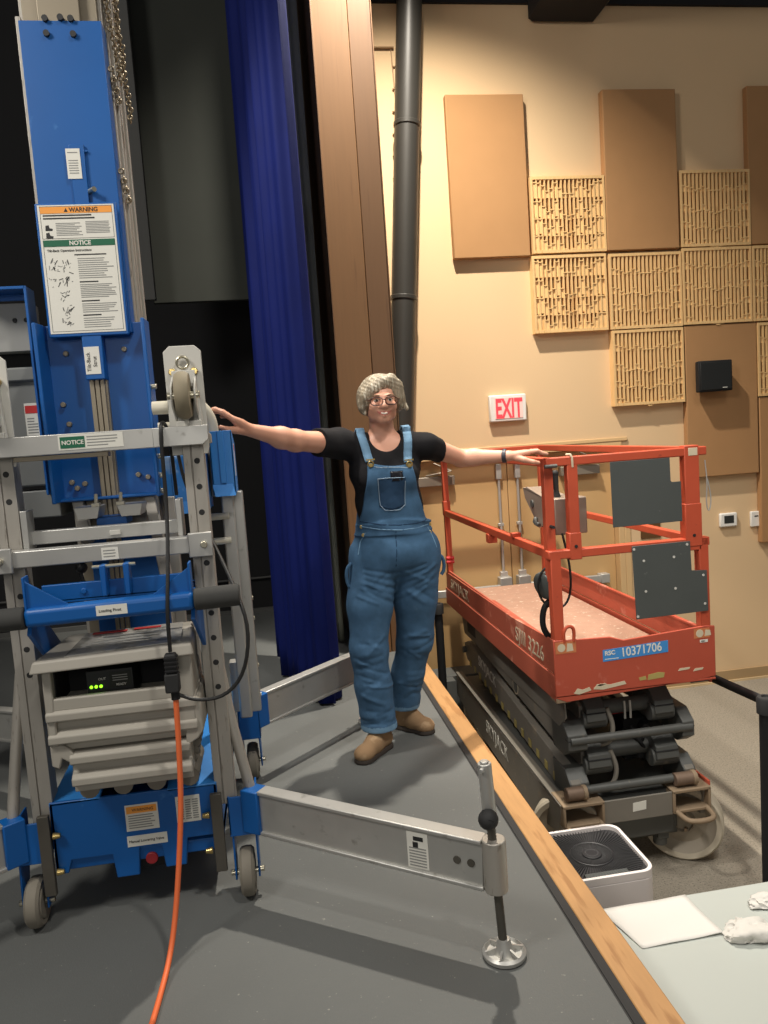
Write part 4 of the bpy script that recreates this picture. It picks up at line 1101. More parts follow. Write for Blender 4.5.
for x in (1.66, 1.69): 
    o = MB(); o.tube([(x, 3.555, .0), (x, 3.55, -.06), (x + .002, 3.555, -.09)], .006, 8, 1); o.build('hose', 'cap_grey', B)
for x, z in ((1.57, -.10), (1.58, -.32)):
    o = MB(); o.tube([(x - .02, 3.52, z + .09), (x + .01, 3.51, z), (x - .01, 3.51, z - .08), (x - .05, 3.53, z - .10)], .012, 10, 2); o.build('hose', 'charc_dusty_lit', B)
MB().box(1.55, 1.74, 3.74, 3.76, -.14, -.10).build('manual_pouch', 'redlab', B, bevel=.004)
MB().box(1.60, 1.62, 3.735, 3.75, -.135, -.105).build('pouch_strip', 'flat2', B) if False else None
o = MB(); o.box(1.70, 1.84, 3.66, 3.82, -.36, -.14); o.cyl((1.76, 3.62, -.22), (1.76, 3.62, -.33), .03, n=14); o.cyl((1.80, 3.60, -.18), (1.80, 3.68, -.18), .025, n=12); o.tube([(1.72, 3.62, -.16), (1.75, 3.58, -.24), (1.80, 3.6, -.30)], .011, 8, 1)
o.build('hydraulic_valve', 'black', B, bevel=.004)

# chassis ----------------------------------------------------------
o = MB()
o.prism([(3.46, -.47), (5.60, -.45), (5.60, -.60), (5.2, -.66), (3.9, -.70), (3.50, -.62)], 'yz', LX0 + .002, LX0 + .030)
o.prism([(3.46, -.47), (5.60, -.45), (5.60, -.60), (5.2, -.66), (3.9, -.70), (3.50, -.62)], 'yz', LX1 - .05, LX1 - .022)
o.build('chassis_rail', 'charc_dusty_lit', B, bevel=.004)
o = MB(); o.hull8([(LX0, 3.46, -.462), (LX0 + .05, 3.46, -.462), (LX0 + .05, 5.60, -.432), (LX0, 5.60, -.432), (LX0, 3.46, -.452), (LX0 + .05, 3.46, -.452), (LX0 + .05, 5.60, -.422), (LX0, 5.60, -.422)])
o.build('rail_cap', 'charc_dusty_lit', B, bevel=.003)
text('lettering', 'SKYJACK', .12, (LX0 + .0014, 4.80, -.585), (0, -1, -.02), (0, -.02, 1), 'label', B, wide=1.0, bold=.0006)
o = MB(); o.box(LX1 - .03, LX1 - .018, 3.45, 5.6, -.452, -.425); o.build('right_guard', 'red', B, bevel=.003)
MB().box(LX0 + .03, LX1 - .05, 3.50, 5.58, -.50, -.462).build('chassis_deck', 'charc', B)
o = MB()
o.box(1.482, 1.842, 3.440, 3.452, -.570, -.452)
o.build('end_plate', 'charc_dusty_lit', B, bevel=.003)
MB().prism([(1.63, -.525), (1.70, -.52), (1.702, -.475), (1.632, -.48)], 'xz', 3.4385, 3.4398).build('paper_tag', 'label', B)
for x0, x1 in ((1.268, 1.482), (1.842, 2.045)):
    o = MB(); o.box(x0, x1, 3.43, 3.60, -.462, -.445); o.box(x0, x1, 3.43, 3.60, -.565, -.548); o.box(x0, x0 + .014, 3.43, 3.60, -.56, -.45); o.box(x1 - .014, x1, 3.43, 3.60, -.56, -.45)
    o.m(1).box(x0 + .012, x1 - .012, 3.59, 3.60, -.55, -.46)
    o.build('fork_tube', ['taupe', 'black'], B, bevel=.004)
    xm = (x0 + x1) / 2
    o = MB(); o.tube([(x0 + .02, 3.45, -.556), (x0 + .025, 3.36, -.562), (x0 + .06, 3.335, -.564), (x1 - .06, 3.335, -.564), (x1 - .025, 3.36, -.562), (x1 - .02, 3.45, -.556)], .013, 10, 2)
    o.build('tie_down_ring', 'taupe', B)
o = MB(); o.box(1.40, 1.93, 3.56, 3.66, -.74, -.60); o.box(1.44, 1.88, 3.50, 3.9, -.70, -.56); o.box(1.34, 2.0, 3.9, 5.3, -.76, -.5)
o.build('axle_housing', 'charc', B, bevel=.008)
o = MB(); o.box(1.80, 1.86, 3.52, 3.60, -.74, -.58); o.cyl((1.83, 3.56, -.56), (1.83, 3.56, -.78), .035, n=16)
o.build('king_pin', 'charc', B, bevel=.004)
def wheel(c, ax, name='wheel'):
    c = Vector(c); ax = Vector(ax).normalized()
    o = MB(); R = .2
    o.lathe([(.165, -.045), (.19, -.052), (R, -.042), (R, .042), (.19, .052), (.165, .045)], c, ax, 48)
    w = o.build('wheel_tyre', 'wheel_cream', B, angle=30)
    o = MB(); o.lathe([(0, .012), (.05, .014), (.055, .03), (.065, .012), (.12, .006), (.15, .024), (.168, .044), (.168, -.044), (.15, -.03), (0, -.03)], c, ax, 40)
    d = o.build('wheel_disc', 'wheel_hub', w, angle=30)
    o = MB()
    x = ax.orthogonal().normalized(); y = ax.cross(x)
    for k in range(5):
        q = c + (x * math.cos(k * 1.2566) + y * math.sin(k * 1.2566)) * .045
        o.cyl(q + ax * .012, q + ax * .035, .009, n=8)
    o.build('wheel_nut', 'taupe', w)
    return w
wheel((1.965, 3.575, -.679), (-.52, -.85, 0)); wheel((1.37, 3.62, -.679), (-.52, -.85, 0))
wheel((1.985, 5.30, -.679), (1, 0, 0)); wheel((1.335, 5.30, -.679), (-1, 0, 0))
# ================================================================== SMALL THINGS ON THE HOUSE FLOOR
# air purifier
px0, px1, py0, py1, pz = .99, 1.369, 2.695, 3.075, -.355
P_ = thing('air_purifier', 'white air purifier with round dark top grille between stage edge and table', 'air purifier', ((px0 + px1) / 2, (py0 + py1) / 2, H))
def rrect(x0, x1, y0, y1, r, n=6):
    out = []
    for cx, cy, a0 in ((x1 - r, y1 - r, 0), (x0 + r, y1 - r, 90), (x0 + r, y0 + r, 180), (x1 - r, y0 + r, 270)):
        for k in range(n + 1):
            a = math.radians(a0 + 90 * k / n); out.append((cx + r * math.cos(a), cy + r * math.sin(a)))
    return out
o = MB(); o.prism(rrect(px0, px1, py0, py1, .055), 'xy', H + .01, pz - .031); o.build('body', 'purif', P_, bevel=.004)
o = MB(); out = rrect(px0, px1, py0, py1, .055); inn = rrect(px0 + .014, px1 - .014, py0 + .014, py1 - .014, .045)
n = len(out)
A0 = [o.bm.verts.new((x, y, pz - .0305)) for x, y in out]; A1 = [o.bm.verts.new((x, y, pz)) for x, y in out]
B1 = [o.bm.verts.new((x, y, pz)) for x, y in inn]; B0 = [o.bm.verts.new((x, y, pz - .03)) for x, y in inn]
for i in range(n):
    j = (i + 1) % n
    o._f([A0[i], A0[j], A1[j], A1[i]]); o._f([A1[i], A1[j], B1[j], B1[i]]); o._f([B1[i], B1[j], B0[j], B0[i]])
o.build('top_rim', 'purif', P_, bevel=.002)
pc = Vector(((px0 + px1) / 2, (py0 + py1) / 2, 0))
o = MB(); o.prism(rrect(px0 + .013, px1 - .013, py0 + .013, py1 - .013, .045), 'xy', pz - .025, pz - .0195); gp = o.build('grille_plate', 'grille', P_)
g = MB()
for k in range(84):
    a = 2 * math.pi * k / 84; dx, dy = math.cos(a), math.sin(a)
    R = min((px1 - px0) / 2 / max(abs(dx), 1e-6), (py1 - py0) / 2 / max(abs(dy), 1e-6)) - .018
    R = min(R, .205)
    for r0, r1 in ((.042, .082), (.09, R)):
        g.bar(pc + Vector((dx * r0, dy * r0, pz - .016)), pc + Vector((dx * r1, dy * r1, pz - .012)), .0015, .006)
g.build('grille_ribs', 'grille_lt', gp)
o = MB(); o.torus((pc.x, pc.y, pz - .013), (0, 0, 1), .086, .004, 40, 6); o.cyl((pc.x, pc.y, pz - .019), (pc.x, pc.y, pz - .008), .04, n=28); o.build('grille_hub', 'grille', gp, bevel=.002)
o = MB(); o.torus((pc.x, pc.y, pz - .008), (0, 0, 1), .026, .0025, 28, 6); o.build('hub_ring', 'grille_lt', gp)
o = MB(); o.box(px0 + .10, px1 - .10, py0 + .018, py0 + .058, pz - .019, pz - .011); o.build('control_strip', 'plate', P_, bevel=.002)

# folding table with papers
TZ = -.14
T_ = thing('folding_table', 'grey white folding table at the lower right corner', 'table', (1.75, 1.82, H))
o = MB(); o.prism(rrect(.875, 2.62, 1.46, 2.215, .03, 4), 'xy', TZ - .045, TZ); o.build('tabletop', 'table', T_, bevel=.006)
for x in (1.02, 2.47):
    for y in (1.56, 2.11):
        MB().cyl((x, y, H), (x, y, TZ - .045), .016, n=12).build('leg', 'cap_grey', T_)
    MB().cyl((x, 1.56, -.5), (x, 2.11, -.5), .010, n=10).build('leg_brace', 'cap_grey', T_)
o = MB()
c4 = [(.918, 2.203), (1.214, 2.207), (1.222, 2.006), (.962, 2.003)]
def sheet(u, v):
    a = Vector(c4[0]).lerp(Vector(c4[1]), u); b = Vector(c4[3]).lerp(Vector(c4[2]), u); p = a.lerp(b, v)
    return (p.x, p.y, TZ + .0025 + .0022 * math.sin(5 * u + 3 * v) ** 2 + .004 * u * u * v * v)
o.grid(sheet, 16, 12)
tag(o.build('paper_sheet', 'paper', origin=(1.08, 2.1, TZ), solid=.0012, fixn=False), 'blank white paper sheet lying flat on the table corner', 'paper')
def crumple(name, c, sx, sy, sz, seed, label):
    from mathutils import noise
    o = MB(); bmesh.ops.create_icosphere(o.bm, subdivisions=4, radius=1)
    for v in o.bm.verts:
        p = v.co.copy(); q = p * .95 + Vector((seed * 3.7, 1.3 * seed, 0))
        n1 = noise.noise(q); n2 = noise.noise(q * 2.3 + Vector((7, 3, 1))); n3 = noise.noise(q * 5.1)
        r = 1 + .55 * n1 + .32 * (1 - 2 * abs(n2)) + .0 * n3
        d = p * r
        v.co = (c[0] + d.x * sx, c[1] + d.y * sy, max(TZ + .003 + .004 * abs(n3), TZ + .25 * sz + d.z * sz * .8))
    return tag(o.build(name, 'tissue', origin=(c[0], c[1], TZ), angle=50), label, 'tissue')
crumple('crumpled_tissue', (1.292, 1.985), .062, .038, .034, 2, 'crumpled white tissue lying beside the paper sheet on the table')
crumple('crumpled_tissue', (1.425, 2.105), .055, .024, .024, 9, 'smaller crumpled tissue near the far table edge at right')

# belt stanchions
def stanchion(x, y, label, top=.075):
    r_ = thing('stanchion', label, 'stanchion', (x, y, H), 'black belt stanchions')
    MB().lathe([(0, 0), (.105, 0), (.11, .008), (.105, .018), (.06, .03), (.032, .04), (0, .04)], (x, y, H), n=40).build('base', 'black', r_)
    MB().cyl((x, y, H + .03), (x, y, top - .06), .030, n=24).build('pole', 'black', r_)
    MB().lathe([(0, top - .075), (.040, top - .075), (.041, top - .01), (.036, top), (.02, top + .002), (.018, top - .006), (0, top - .006)], (x, y, 0), n=28).build('belt_head', 'rubber', r_)
    return r_
s1 = stanchion(2.093, 3.05, 'black belt stanchion at the right edge behind the table', .14)
s2 = stanchion(1.117, 5.40, 'slim black stanchion between the stage edge and the far end of the scissor lift', .168)
o = MB()
def belt(a, b, sag):
    a = Vector(a); b = Vector(b)
    def fn(u, v):
        p = a.lerp(b, u); return (p.x, p.y, p.z - sag * 4 * u * (1 - u) + (v - .5) * .048)
    return fn
o.grid(belt((2.13, 3.10, .095), (2.125, 5.84, .06), .03), 30, 2)
o.box(2.10, 2.15, 5.84, 5.886, .01, .11)
tag(o.build('barrier_belt', 'cable', origin=(2.15, 4.5, 0), solid=.002, fixn=False), 'black webbing barrier belt running back from the right stanchion', 'barrier belt')
# grey stair landing between the stage edge and the doors
L_ = thing('stage_steps', 'low dark grey step landing behind the far end of the lift', 'steps', (1.15, 5.75, H))
MB().box(.856, 1.56, 5.66, 5.885, H, -.472).build('landing_block', 'stage', L_, bevel=.003)
MB().box(.856, 1.25, 5.55, 5.655, H, -.474).build('step_block', 'stage', L_, bevel=.003)
# ================================================================== PERSON
M['skin'] = mat('skin', (214, 158, 132), .5, 0, .06, 30, (222, 146, 126), .06, 20, .04, 300)
M['lips'] = mat('lips', (190, 112, 100), .45)
M['teeth'] = mat('teeth', (232, 222, 206), .3)
M['eye_white'] = mat('eye_white', (214, 206, 198), .3)
M['iris'] = mat('iris', (58, 54, 52), .25)
M['brow'] = mat('brow_hair', (120, 96, 72), .8)
M['hair'] = mat('ash_blond_hair', (136, 124, 104), .5, 0, .4, 22, (194, 186, 166), .17, 14, .35, 60, stretch=(7, 7, 1.0))
M['tee'] = mat('black_tshirt', (30, 29, 31), .9, 0, .12, 30, None, 0, 30, .2, 400, spec=.2)
M['denim'] = mat('blue_denim', (68, 100, 130), .85, 0, .3, 26, (94, 126, 152), .02, 9, .3, 700, spec=.2)
M['denim_dk'] = mat('dark_denim', (42, 66, 92), .85, 0, .2, 16, (66, 96, 122), .06, 12, .3, 700, spec=.2)
M['denim_lt'] = mat('faded_denim_hem', (112, 146, 174), .85, 0, .2, 24, None, 0, 30, .3, 600, spec=.2)
M['stitch'] = mat('pale_stitching', (132, 152, 170), .8)
M['suede'] = mat('tan_suede', (150, 122, 92), .9, 0, .14, 18, (176, 148, 116), .10, 14, .2, 300, spec=.15)
M['sole'] = mat('dark_sole', (52, 44, 38), .8)
M['glass_frame'] = mat('brown_glasses_frame', (66, 36, 30), .3)
M['phone'] = mat('dark_phone', (24, 24, 30), .25)
M['band'] = mat('charcoal_wristband', (52, 52, 62), .5)
M['buckle'] = mat('brass_buckle', (206, 178, 110), .3, .8)
lens = bpy.data.materials.new('spectacle_lens'); lens.use_nodes = True
b_ = lens.node_tree.nodes['Principled BSDF']; b_.inputs['Transmission Weight'].default_value = 1; b_.inputs['IOR'].default_value = 1.05; b_.inputs['Roughness'].default_value = .02
b_.inputs['Base Color'].default_value = (1, .97, .95, 1); M['lens'] = lens

class Field:
    """signed-distance grid; shapes are blended in and the zero surface is meshed (surface nets)"""
    def __init__(s, lo, hi, h):
        s.lo = np.array(lo, float); s.h = h
        s.n = np.ceil((np.array(hi) - s.lo) / h).astype(int) + 1
        s.D = np.full(s.n, .5, np.float32)
    def sl(s, lo, hi):
        a = np.clip(np.floor((np.array(lo) - s.lo) / s.h).astype(int), 0, s.n - 1)
        b = np.clip(np.ceil((np.array(hi) - s.lo) / s.h).astype(int) + 1, 0, s.n)
        g = [(s.lo[i] + s.h * np.arange(a[i], b[i])).astype(np.float32) for i in range(3)]
        return tuple(slice(a[i], b[i]) for i in range(3)), np.meshgrid(*g, indexing='ij', sparse=True)
    def add(s, fn, lo, hi, k=.015, op='u'):
        q, (X, Y, Z) = s.sl(np.array(lo) - .06, np.array(hi) + .06)
        d = fn(X, Y, Z); a = s.D[q]
        if op == 'u':
            h = np.clip(.5 + .5 * (a - d) / k, 0, 1); s.D[q] = a * (1 - h) + d * h - k * h * (1 - h)
        elif op == 's':
            d = -d; h = np.clip(.5 - .5 * (a - d) / k, 0, 1); s.D[q] = a * (1 - h) + d * h + k * h * (1 - h)
        return s
    def cone(s, a, b, ra, rb, k=.015, op='u', sq=None):
        a = np.array(a, float); b = np.array(b, float); d = b - a; L2 = d @ d
        def fn(X, Y, Z):
            px, py, pz = X - a[0], Y - a[1], Z - a[2]
            t = np.clip((px * d[0] + py * d[1] + pz * d[2]) / L2, 0, 1)
            return np.sqrt((px - t * d[0]) ** 2 + (py - t * d[1]) ** 2 + (pz - t * d[2]) ** 2) - (ra + (rb - ra) * t)
        r = max(ra, rb)
        return s.add(fn, np.minimum(a, b) - r, np.maximum(a, b) + r, k, op)
    def chain(s, pts, rad, k=.012, op='u'):
        for i in range(len(pts) - 1): s.cone(pts[i], pts[i + 1], rad[i], rad[i + 1], k, op)
        return s
    def ell(s, c, r, k=.02, op='u', rot=None):
        c = np.array(c, float); r = np.array(r, float); R = np.eye(3) if rot is None else np.array(Euler(rot).to_matrix()).T
        def fn(X, Y, Z):
            x, y, z = X - c[0], Y - c[1], Z - c[2]
            if rot is not None:
                x, y, z = (R[0, 0] * x + R[0, 1] * y + R[0, 2] * z, R[1, 0] * x + R[1, 1] * y + R[1, 2] * z, R[2, 0] * x + R[2, 1] * y + R[2, 2] * z)
            k0 = np.sqrt((x / r[0]) ** 2 + (y / r[1]) ** 2 + (z / r[2]) ** 2)
            k1 = np.sqrt((x / r[0] ** 2) ** 2 + (y / r[1] ** 2) ** 2 + (z / r[2] ** 2) ** 2) + 1e-9
            return k0 * (k0 - 1) / k1
        m = r.max()
        return s.add(fn, c - m, c + m, k, op)
    def full(s):
        return s.sl(s.lo, s.lo + s.h * s.n)[1]
    def value(s, x, y, z):
        p = (np.array((x, y, z)) - s.lo) / s.h; i = np.floor(p).astype(int); i = np.clip(i, 0, s.n - 2); f = np.clip(p - i, 0, 1); v = 0
        for dx in (0, 1):
            for dy in (0, 1):
                for dz in (0, 1):
                    v += s.D[i[0] + dx, i[1] + dy, i[2] + dz] * (f[0] if dx else 1 - f[0]) * (f[1] if dy else 1 - f[1]) * (f[2] if dz else 1 - f[2])
        return v
    def front(s, x, z, y0=2.9, y1=3.6, lift=0.):
        """first surface met going away from the camera side"""
        y = y0; st = .004
        while y < y1:
            if s.value(x, y, z) < lift: return y
            y += st
        return y1
    def mesh(s, name, mats, parent, pick=None, smooth=2):
        D = s.D; neg = D < 0
        c = np.zeros(np.array(D.shape) - 1, np.uint8)
        for dx in (0, 1):
            for dy in (0, 1):
                for dz in (0, 1):
                    c += neg[dx:D.shape[0] - 1 + dx, dy:D.shape[1] - 1 + dy, dz:D.shape[2] - 1 + dz]
        act = np.argwhere((c > 0) & (c < 8)); n = len(act)
        idx = np.full(c.shape, -1, np.int64); idx[tuple(act.T)] = np.arange(n)
        P = np.zeros((n, 3)); W_ = np.zeros(n)
        off = [np.array(o) for o in np.ndindex(2, 2, 2)]
        for a in off:
            for ax in range(3):
                if a[ax] == 0:
                    b = a.copy(); b[ax] = 1
                    va = D[tuple((act + a).T)]; vb = D[tuple((act + b).T)]
                    m = (va < 0) != (vb < 0)
                    t = va[m] / (va[m] - vb[m])
                    q = np.repeat(a[None].astype(float), m.sum(), 0); q[:, ax] += t
                    P[m] += q; W_[m] += 1
        P = (act + P / W_[:, None]) * s.h + s.lo
        F = []
        for ax in range(3):
            u, v = (ax + 1) % 3, (ax + 2) % 3
            sa = [slice(None)] * 3; sb = [slice(None)] * 3; sa[ax] = slice(0, -1); sb[ax] = slice(1, None)
            ed = np.argwhere(neg[tuple(sa)] != neg[tuple(sb)])
            ed = ed[(ed[:, u] > 0) & (ed[:, v] > 0) & (ed[:, u] < D.shape[u] - 1) & (ed[:, v] < D.shape[v] - 1)]
            flip = neg[tuple(ed.T)]
            e = np.zeros(3, int)
            def cell(du, dv):
                q = ed.copy(); q[:, u] -= du; q[:, v] -= dv; return idx[tuple(q.T)]
            Q = np.stack([cell(1, 1), cell(0, 1), cell(0, 0), cell(1, 0)], 1)
            Q[~flip] = Q[~flip][:, ::-1]
            F.append(Q)
        F = np.concatenate(F)
        for _ in range(smooth):                      # light relaxation
            S_ = np.zeros_like(P); C_ = np.zeros(len(P))
            for a, b in ((0, 1), (1, 2), (2, 3), (3, 0)):
                np.add.at(S_, F[:, a], P[F[:, b]]); np.add.at(C_, F[:, a], 1); np.add.at(S_, F[:, b], P[F[:, a]]); np.add.at(C_, F[:, b], 1)
            P = P * .5 + .5 * S_ / np.maximum(C_, 1)[:, None]
        me = bpy.data.meshes.new(name); offv = np.array(OFF[parent])
        me.vertices.add(len(P)); me.vertices.foreach_set('co', (P - offv).astype(np.float32).ravel())
        me.loops.add(len(F) * 4); me.loops.foreach_set('vertex_index', F.astype(np.int32).ravel())
        me.polygons.add(len(F)); me.polygons.foreach_set('loop_start', np.arange(0, len(F) * 4, 4, dtype=np.int32))
        me.polygons.foreach_set('use_smooth', [True] * len(F))
        for m_ in mats: me.materials.append(M[m_])
        if pick is not None:
            me.polygons.foreach_set('material_index', pick(P[F].mean(1)).astype(np.int32))
        me.update(calc_edges=True); me.validate()
        o = bpy.data.objects.new(name, me); COL.objects.link(o); o.parent = parent; OFF[o] = OFF[parent]
        return o

PN = thing('person', 'smiling person in denim overalls and black t-shirt with both arms stretched out', 'person', (.46, 3.4, 0))
HX = .497
# joints
SR, ER, WR = (.305, 3.395, 1.392), (.105, 3.17, 1.420), (-.070, 3.0, 1.472)          # arm on the blue machine's side
SL, EL, WL = (.695, 3.415, 1.356), (.895, 3.565, 1.282), (1.095, 3.462, 1.280)      # arm on the red lift's side
def core(F, g=0.):
    """torso volumes, grown by g"""
    F.ell((.503, 3.415, 1.27), (.158 + g, .100 + g, .165 + g), .03)
    F.ell((.503, 3.42, 1.375), (.175 + g, .068 + g, .055 + g), .04)
    for x in (.432, .574): F.ell((x, 3.345, 1.235), (.062 + g, .055 + g, .062 + g), .03)
    F.ell((.512, 3.415, 1.10), (.150 + g, .105 + g, .13 + g), .05)
    F.ell((.520, 3.42, .93), (.178 + g, .122 + g, .13 + g), .05)

body = Field((-.26, 2.78, .04), (1.33, 3.72, 1.72), .004)
core(body, -.012)
body.cone((.503, 3.43, 1.36), (.50, 3.405, 1.50), .060, .052, .03)
body.chain([(.36, 3.42, 1.38), SR, ER], [.055, .054, .040], .03); body.chain([ER, (.05, 3.115, 1.435), WR], [.040, .0385, .0245], .035)
body.chain([(.635, 3.42, 1.362), SL, EL], [.053, .049, .039], .03); body.chain([EL, (.95, 3.54, 1.283), WL], [.0395, .039, .0255], .02)
# legs (inside the denim)
body.chain([(.43, 3.42, .85), (.372, 3.36, .47), (.392, 3.345, .08)], [.08, .05, .026], .03)
body.chain([(.61, 3.43, .85), (.60, 3.475, .46), (.540, 3.545, .08)], [.08, .05, .026], .03)
# head
body.ell((HX, 3.385, 1.597), (.072, .090, .084), .02); body.ell((HX, 3.335, 1.538), (.056, .068, .068), .03)
body.ell((HX, 3.300, 1.487), (.026, .024, .022), .025)
for sx in (-1, 1):
    body.ell((HX + sx * .034, 3.296, 1.538), (.026, .020, .022), .02)                 # cheeks lifted by the smile
    body.ell((HX + sx * .043, 3.345, 1.507), (.014, .03, .02), .03)                    # jaw corner
    body.ell((HX + sx * .028, 3.262, 1.566), (.016, .014, .010), .012, 's')            # eye sockets
    body.ell((HX + sx * .074, 3.385, 1.553), (.010, .020, .030), .008)                 # ears
    body.ell((HX + sx * .012, 3.268, 1.537), (.0085, .010, .008), .006)                # nostrils
body.ell((HX, 3.285, 1.583), (.045, .016, .010), .015)
body.cone((HX, 3.276, 1.570), (HX, 3.258, 1.541), .008, .0125, .010)
body.chain([(HX - .026, 3.279, 1.520), (HX, 3.272, 1.513), (HX + .026, 3.279, 1.520)], [.005, .006, .005], .008)
body.chain([(HX - .022, 3.281, 1.512), (HX, 3.273, 1.501), (HX + .022, 3.281, 1.512)], [.005, .0065, .005], .008)
body.chain([(HX - .022, 3.268, 1.5145), (HX, 3.262, 1.508), (HX + .022, 3.268, 1.5145)], [.003, .0045, .003], .003, 's')
# hand on the cream tube: back of the hand up, fingers over the tube, thumb below
def hand(F, W_, K0, s, fing, thumb, pr=.0125):
    W_ = np.array(W_); K0 = np.array(K0); s = np.array(s) / np.linalg.norm(s)
    for i in range(4):
        k = K0 + s * .0185 * i
        F.cone(W_ + s * (.008 * i - .012), k, .0165, pr, .012)
    for pts, r in fing: F.chain(pts, r, .004)
    F.chain(*thumb, .006)
s1 = np.array((.42, .88, -.22)); s1 /= np.linalg.norm(s1)
K1 = np.array((-.122, 2.905, 1.512))
fg = []
for i, (l, dz) in enumerate(((1.0, 0), (1.06, .004), (1.0, .002), (.8, -.003))):
    k = K1 + s1 * .0185 * i
    p1 = k + np.array((-.040, -.022, .028 + dz)) * l; p2 = p1 + np.array((-.026, -.010, .012)) * l; p3 = p2 + np.array((-.018, -.005, -.003)) * l
    fg.append(([k, p1, p2, p3], [.0105, .0095, .0085, .0075]))
hand(body, WR, K1, s1, fg, ([(-.085, 2.985, 1.468), (-.120, 2.925, 1.474), (-.150, 2.885, 1.478), (-.170, 2.862, 1.487)], [.0165, .014, .0108, .009]))
# hand on the red rail: palm down over the corner, thumb towards the camera
s2 = np.array((-.02, 1, 0.)); K2 = np.array((1.186, 3.437, 1.291)); fg = []
for i, l in enumerate((.96, 1.06, 1.0, .8)):
    k = K2 + s2 * .0185 * i
    p1 = k + np.array((.042, -.004, .004)) * l; p2 = p1 + np.array((.026, .0, -.012)) * l; p3 = p2 + np.array((.020, .0, -.0065)) * l
    p3[2] = max(p3[2], 1.2655); p2[2] = max(p2[2], 1.2665)
    fg.append(([k, p1, p2, p3], [.0105, .0095, .0085, .0075]))
hand(body, WL, K2, s2, fg, ([(1.118, 3.448, 1.272), (1.158, 3.420, 1.258), (1.195, 3.408, 1.246), (1.222, 3.414, 1.240)], [.016, .0135, .0108, .009]))
body_o = body.mesh('body', ['skin', 'lips'], PN, pick=lambda c: ((np.abs(c[:, 0] - HX) < .031) & (c[:, 1] < 3.30) &
    (np.abs(c[:, 2] - (1.508 + ((c[:, 0] - HX) / .026) ** 2 * .0075)) < .0075 * (1.15 - .7 * np.abs((c[:, 0] - HX) / .031)))), smooth=1)
# face parts
o = MB(); o.grid(lambda u, v: (HX + (u - .5) * .042, 3.2665 + .013 * (2 * u - 1) ** 2, 1.5085 + .0075 * (2 * u - 1) ** 2 + (v - .5) * .0075 * (1 - .8 * (2 * u - 1) ** 2)), 12, 3)
o.build('teeth', 'teeth', PN, solid=.004, fixn=False)
for sx in (-1, 1):
    ex_, ey_, ez_ = HX + sx * .0285, 3.283, 1.5655
    MB().sphere((ex_, ey_, ez_), .0125, (1, .8, .62), 16).build('eye', 'eye_white', PN)
    MB().sphere((ex_, ey_ - .0065, ez_), .0062, (1, .7, .9), 14).build('iris', 'iris', PN)
    o = MB(); o.tube([(ex_ - sx * .015, 3.2735, 1.5835), (ex_, 3.269, 1.5875), (ex_ + sx * .018, 3.277, 1.5835)], [.0028, .0034, .002], 8, 1); o.build('eyebrow', 'brow', PN)
    o = MB(); o.tube([(ex_ - sx * .013, 3.2715, 1.569), (ex_, 3.2695, 1.5735), (ex_ + sx * .014, 3.274, 1.569)], [.0014, .0022, .0014], 6, 1); o.build('eyelid', 'brow', PN)
# glasses
g_ = MB()
for sx in (-1, 1):
    cx = HX + sx * .0315; y = 3.2535
    pts = []
    for k in range(25):
        a = 2 * math.pi * k / 24; ca, sa = math.cos(a), math.sin(a)
        pts.append((cx + .026 * math.copysign(abs(ca) ** .7, ca), y + .008 * (abs(cx + .026 * ca - HX) / .06) ** 2, 1.561 + .0165 * math.copysign(abs(sa) ** .75, sa)))
    g_.tube(pts, .0024, 8)
    g_.tube([(cx + sx * .026, y + .008, 1.568), (HX + sx * .071, 3.285, 1.570), (HX + sx * .078, 3.38, 1.566)], .0022, 6)
g_.tube([(HX - .007, 3.253, 1.565), (HX, 3.2505, 1.568), (HX + .007, 3.253, 1.565)], .0024, 8)
gl = g_.build('glasses', 'glass_frame', PN)
for sx in (-1, 1):
    cx = HX + sx * .0315
    MB().prism([(cx + .025 * math.cos(a), 1.561 + .0155 * math.sin(a)) for a in np.linspace(0, 6.283, 21)[:-1]], 'xz', 3.2545, 3.2553).build('spectacle_lens', 'lens', gl)
# hair: side-parted chin-length bob
hair = Field((.36, 3.22, 1.45), (.65, 3.54, 1.72), .003)
hair.ell((.500, 3.405, 1.606), (.090, .104, .083), .02)
hair.ell((.424, 3.385, 1.568), (.026, .070, .056), .03); hair.ell((.576, 3.385, 1.572), (.026, .066, .060), .03)
hair.ell((.502, 3.45, 1.55), (.078, .058, .060), .03)
hair.cone((.588, 3.37, 1.565), (.610, 3.35, 1.524), .018, .008, .015); hair.cone((.412, 3.36, 1.56), (.419, 3.335, 1.515), .018, .009, .015)
# face opening, then the swept fringe from the parting on the right
hair.ell((.503, 3.262, 1.535), (.066, .095, .098), .010, 's', rot=(0, .22, 0))
hair.ell((.500, 3.34, 1.44), (.072, .12, .085), .012, 's')
hair.chain([(.548, 3.340, 1.655), (.500, 3.313, 1.641), (.458, 3.308, 1.616), (.434, 3.314, 1.586), (.423, 3.325, 1.550)], [.018, .020, .019, .016, .012], .03)
hair.chain([(.545, 3.345, 1.656), (.572, 3.345, 1.628), (.582, 3.350, 1.580)], [.017, .015, .013], .03)
X, Y, Z = hair.full()
ang = np.arctan2(X - .545, -(Y - 3.40)) * 1.0
rad = np.sqrt((X - .545) ** 2 + (Y - 3.4) ** 2)
hair.D += (0.0009 * np.sin(430 * (.55 * X + .83 * Z) + 6 * np.sin(13 * X + 14 * Y)) * np.clip((Z - 1.58) / .05, 0, 1) * np.clip((3.42 - Y) / .06, 0, 1)
           + .0016 * np.sin(34 * ang + 14 * Z) * np.clip((1.66 - Z) / .06, 0, 1)).astype(np.float32)
hair.mesh('hair', ['hair'], PN, smooth=1)

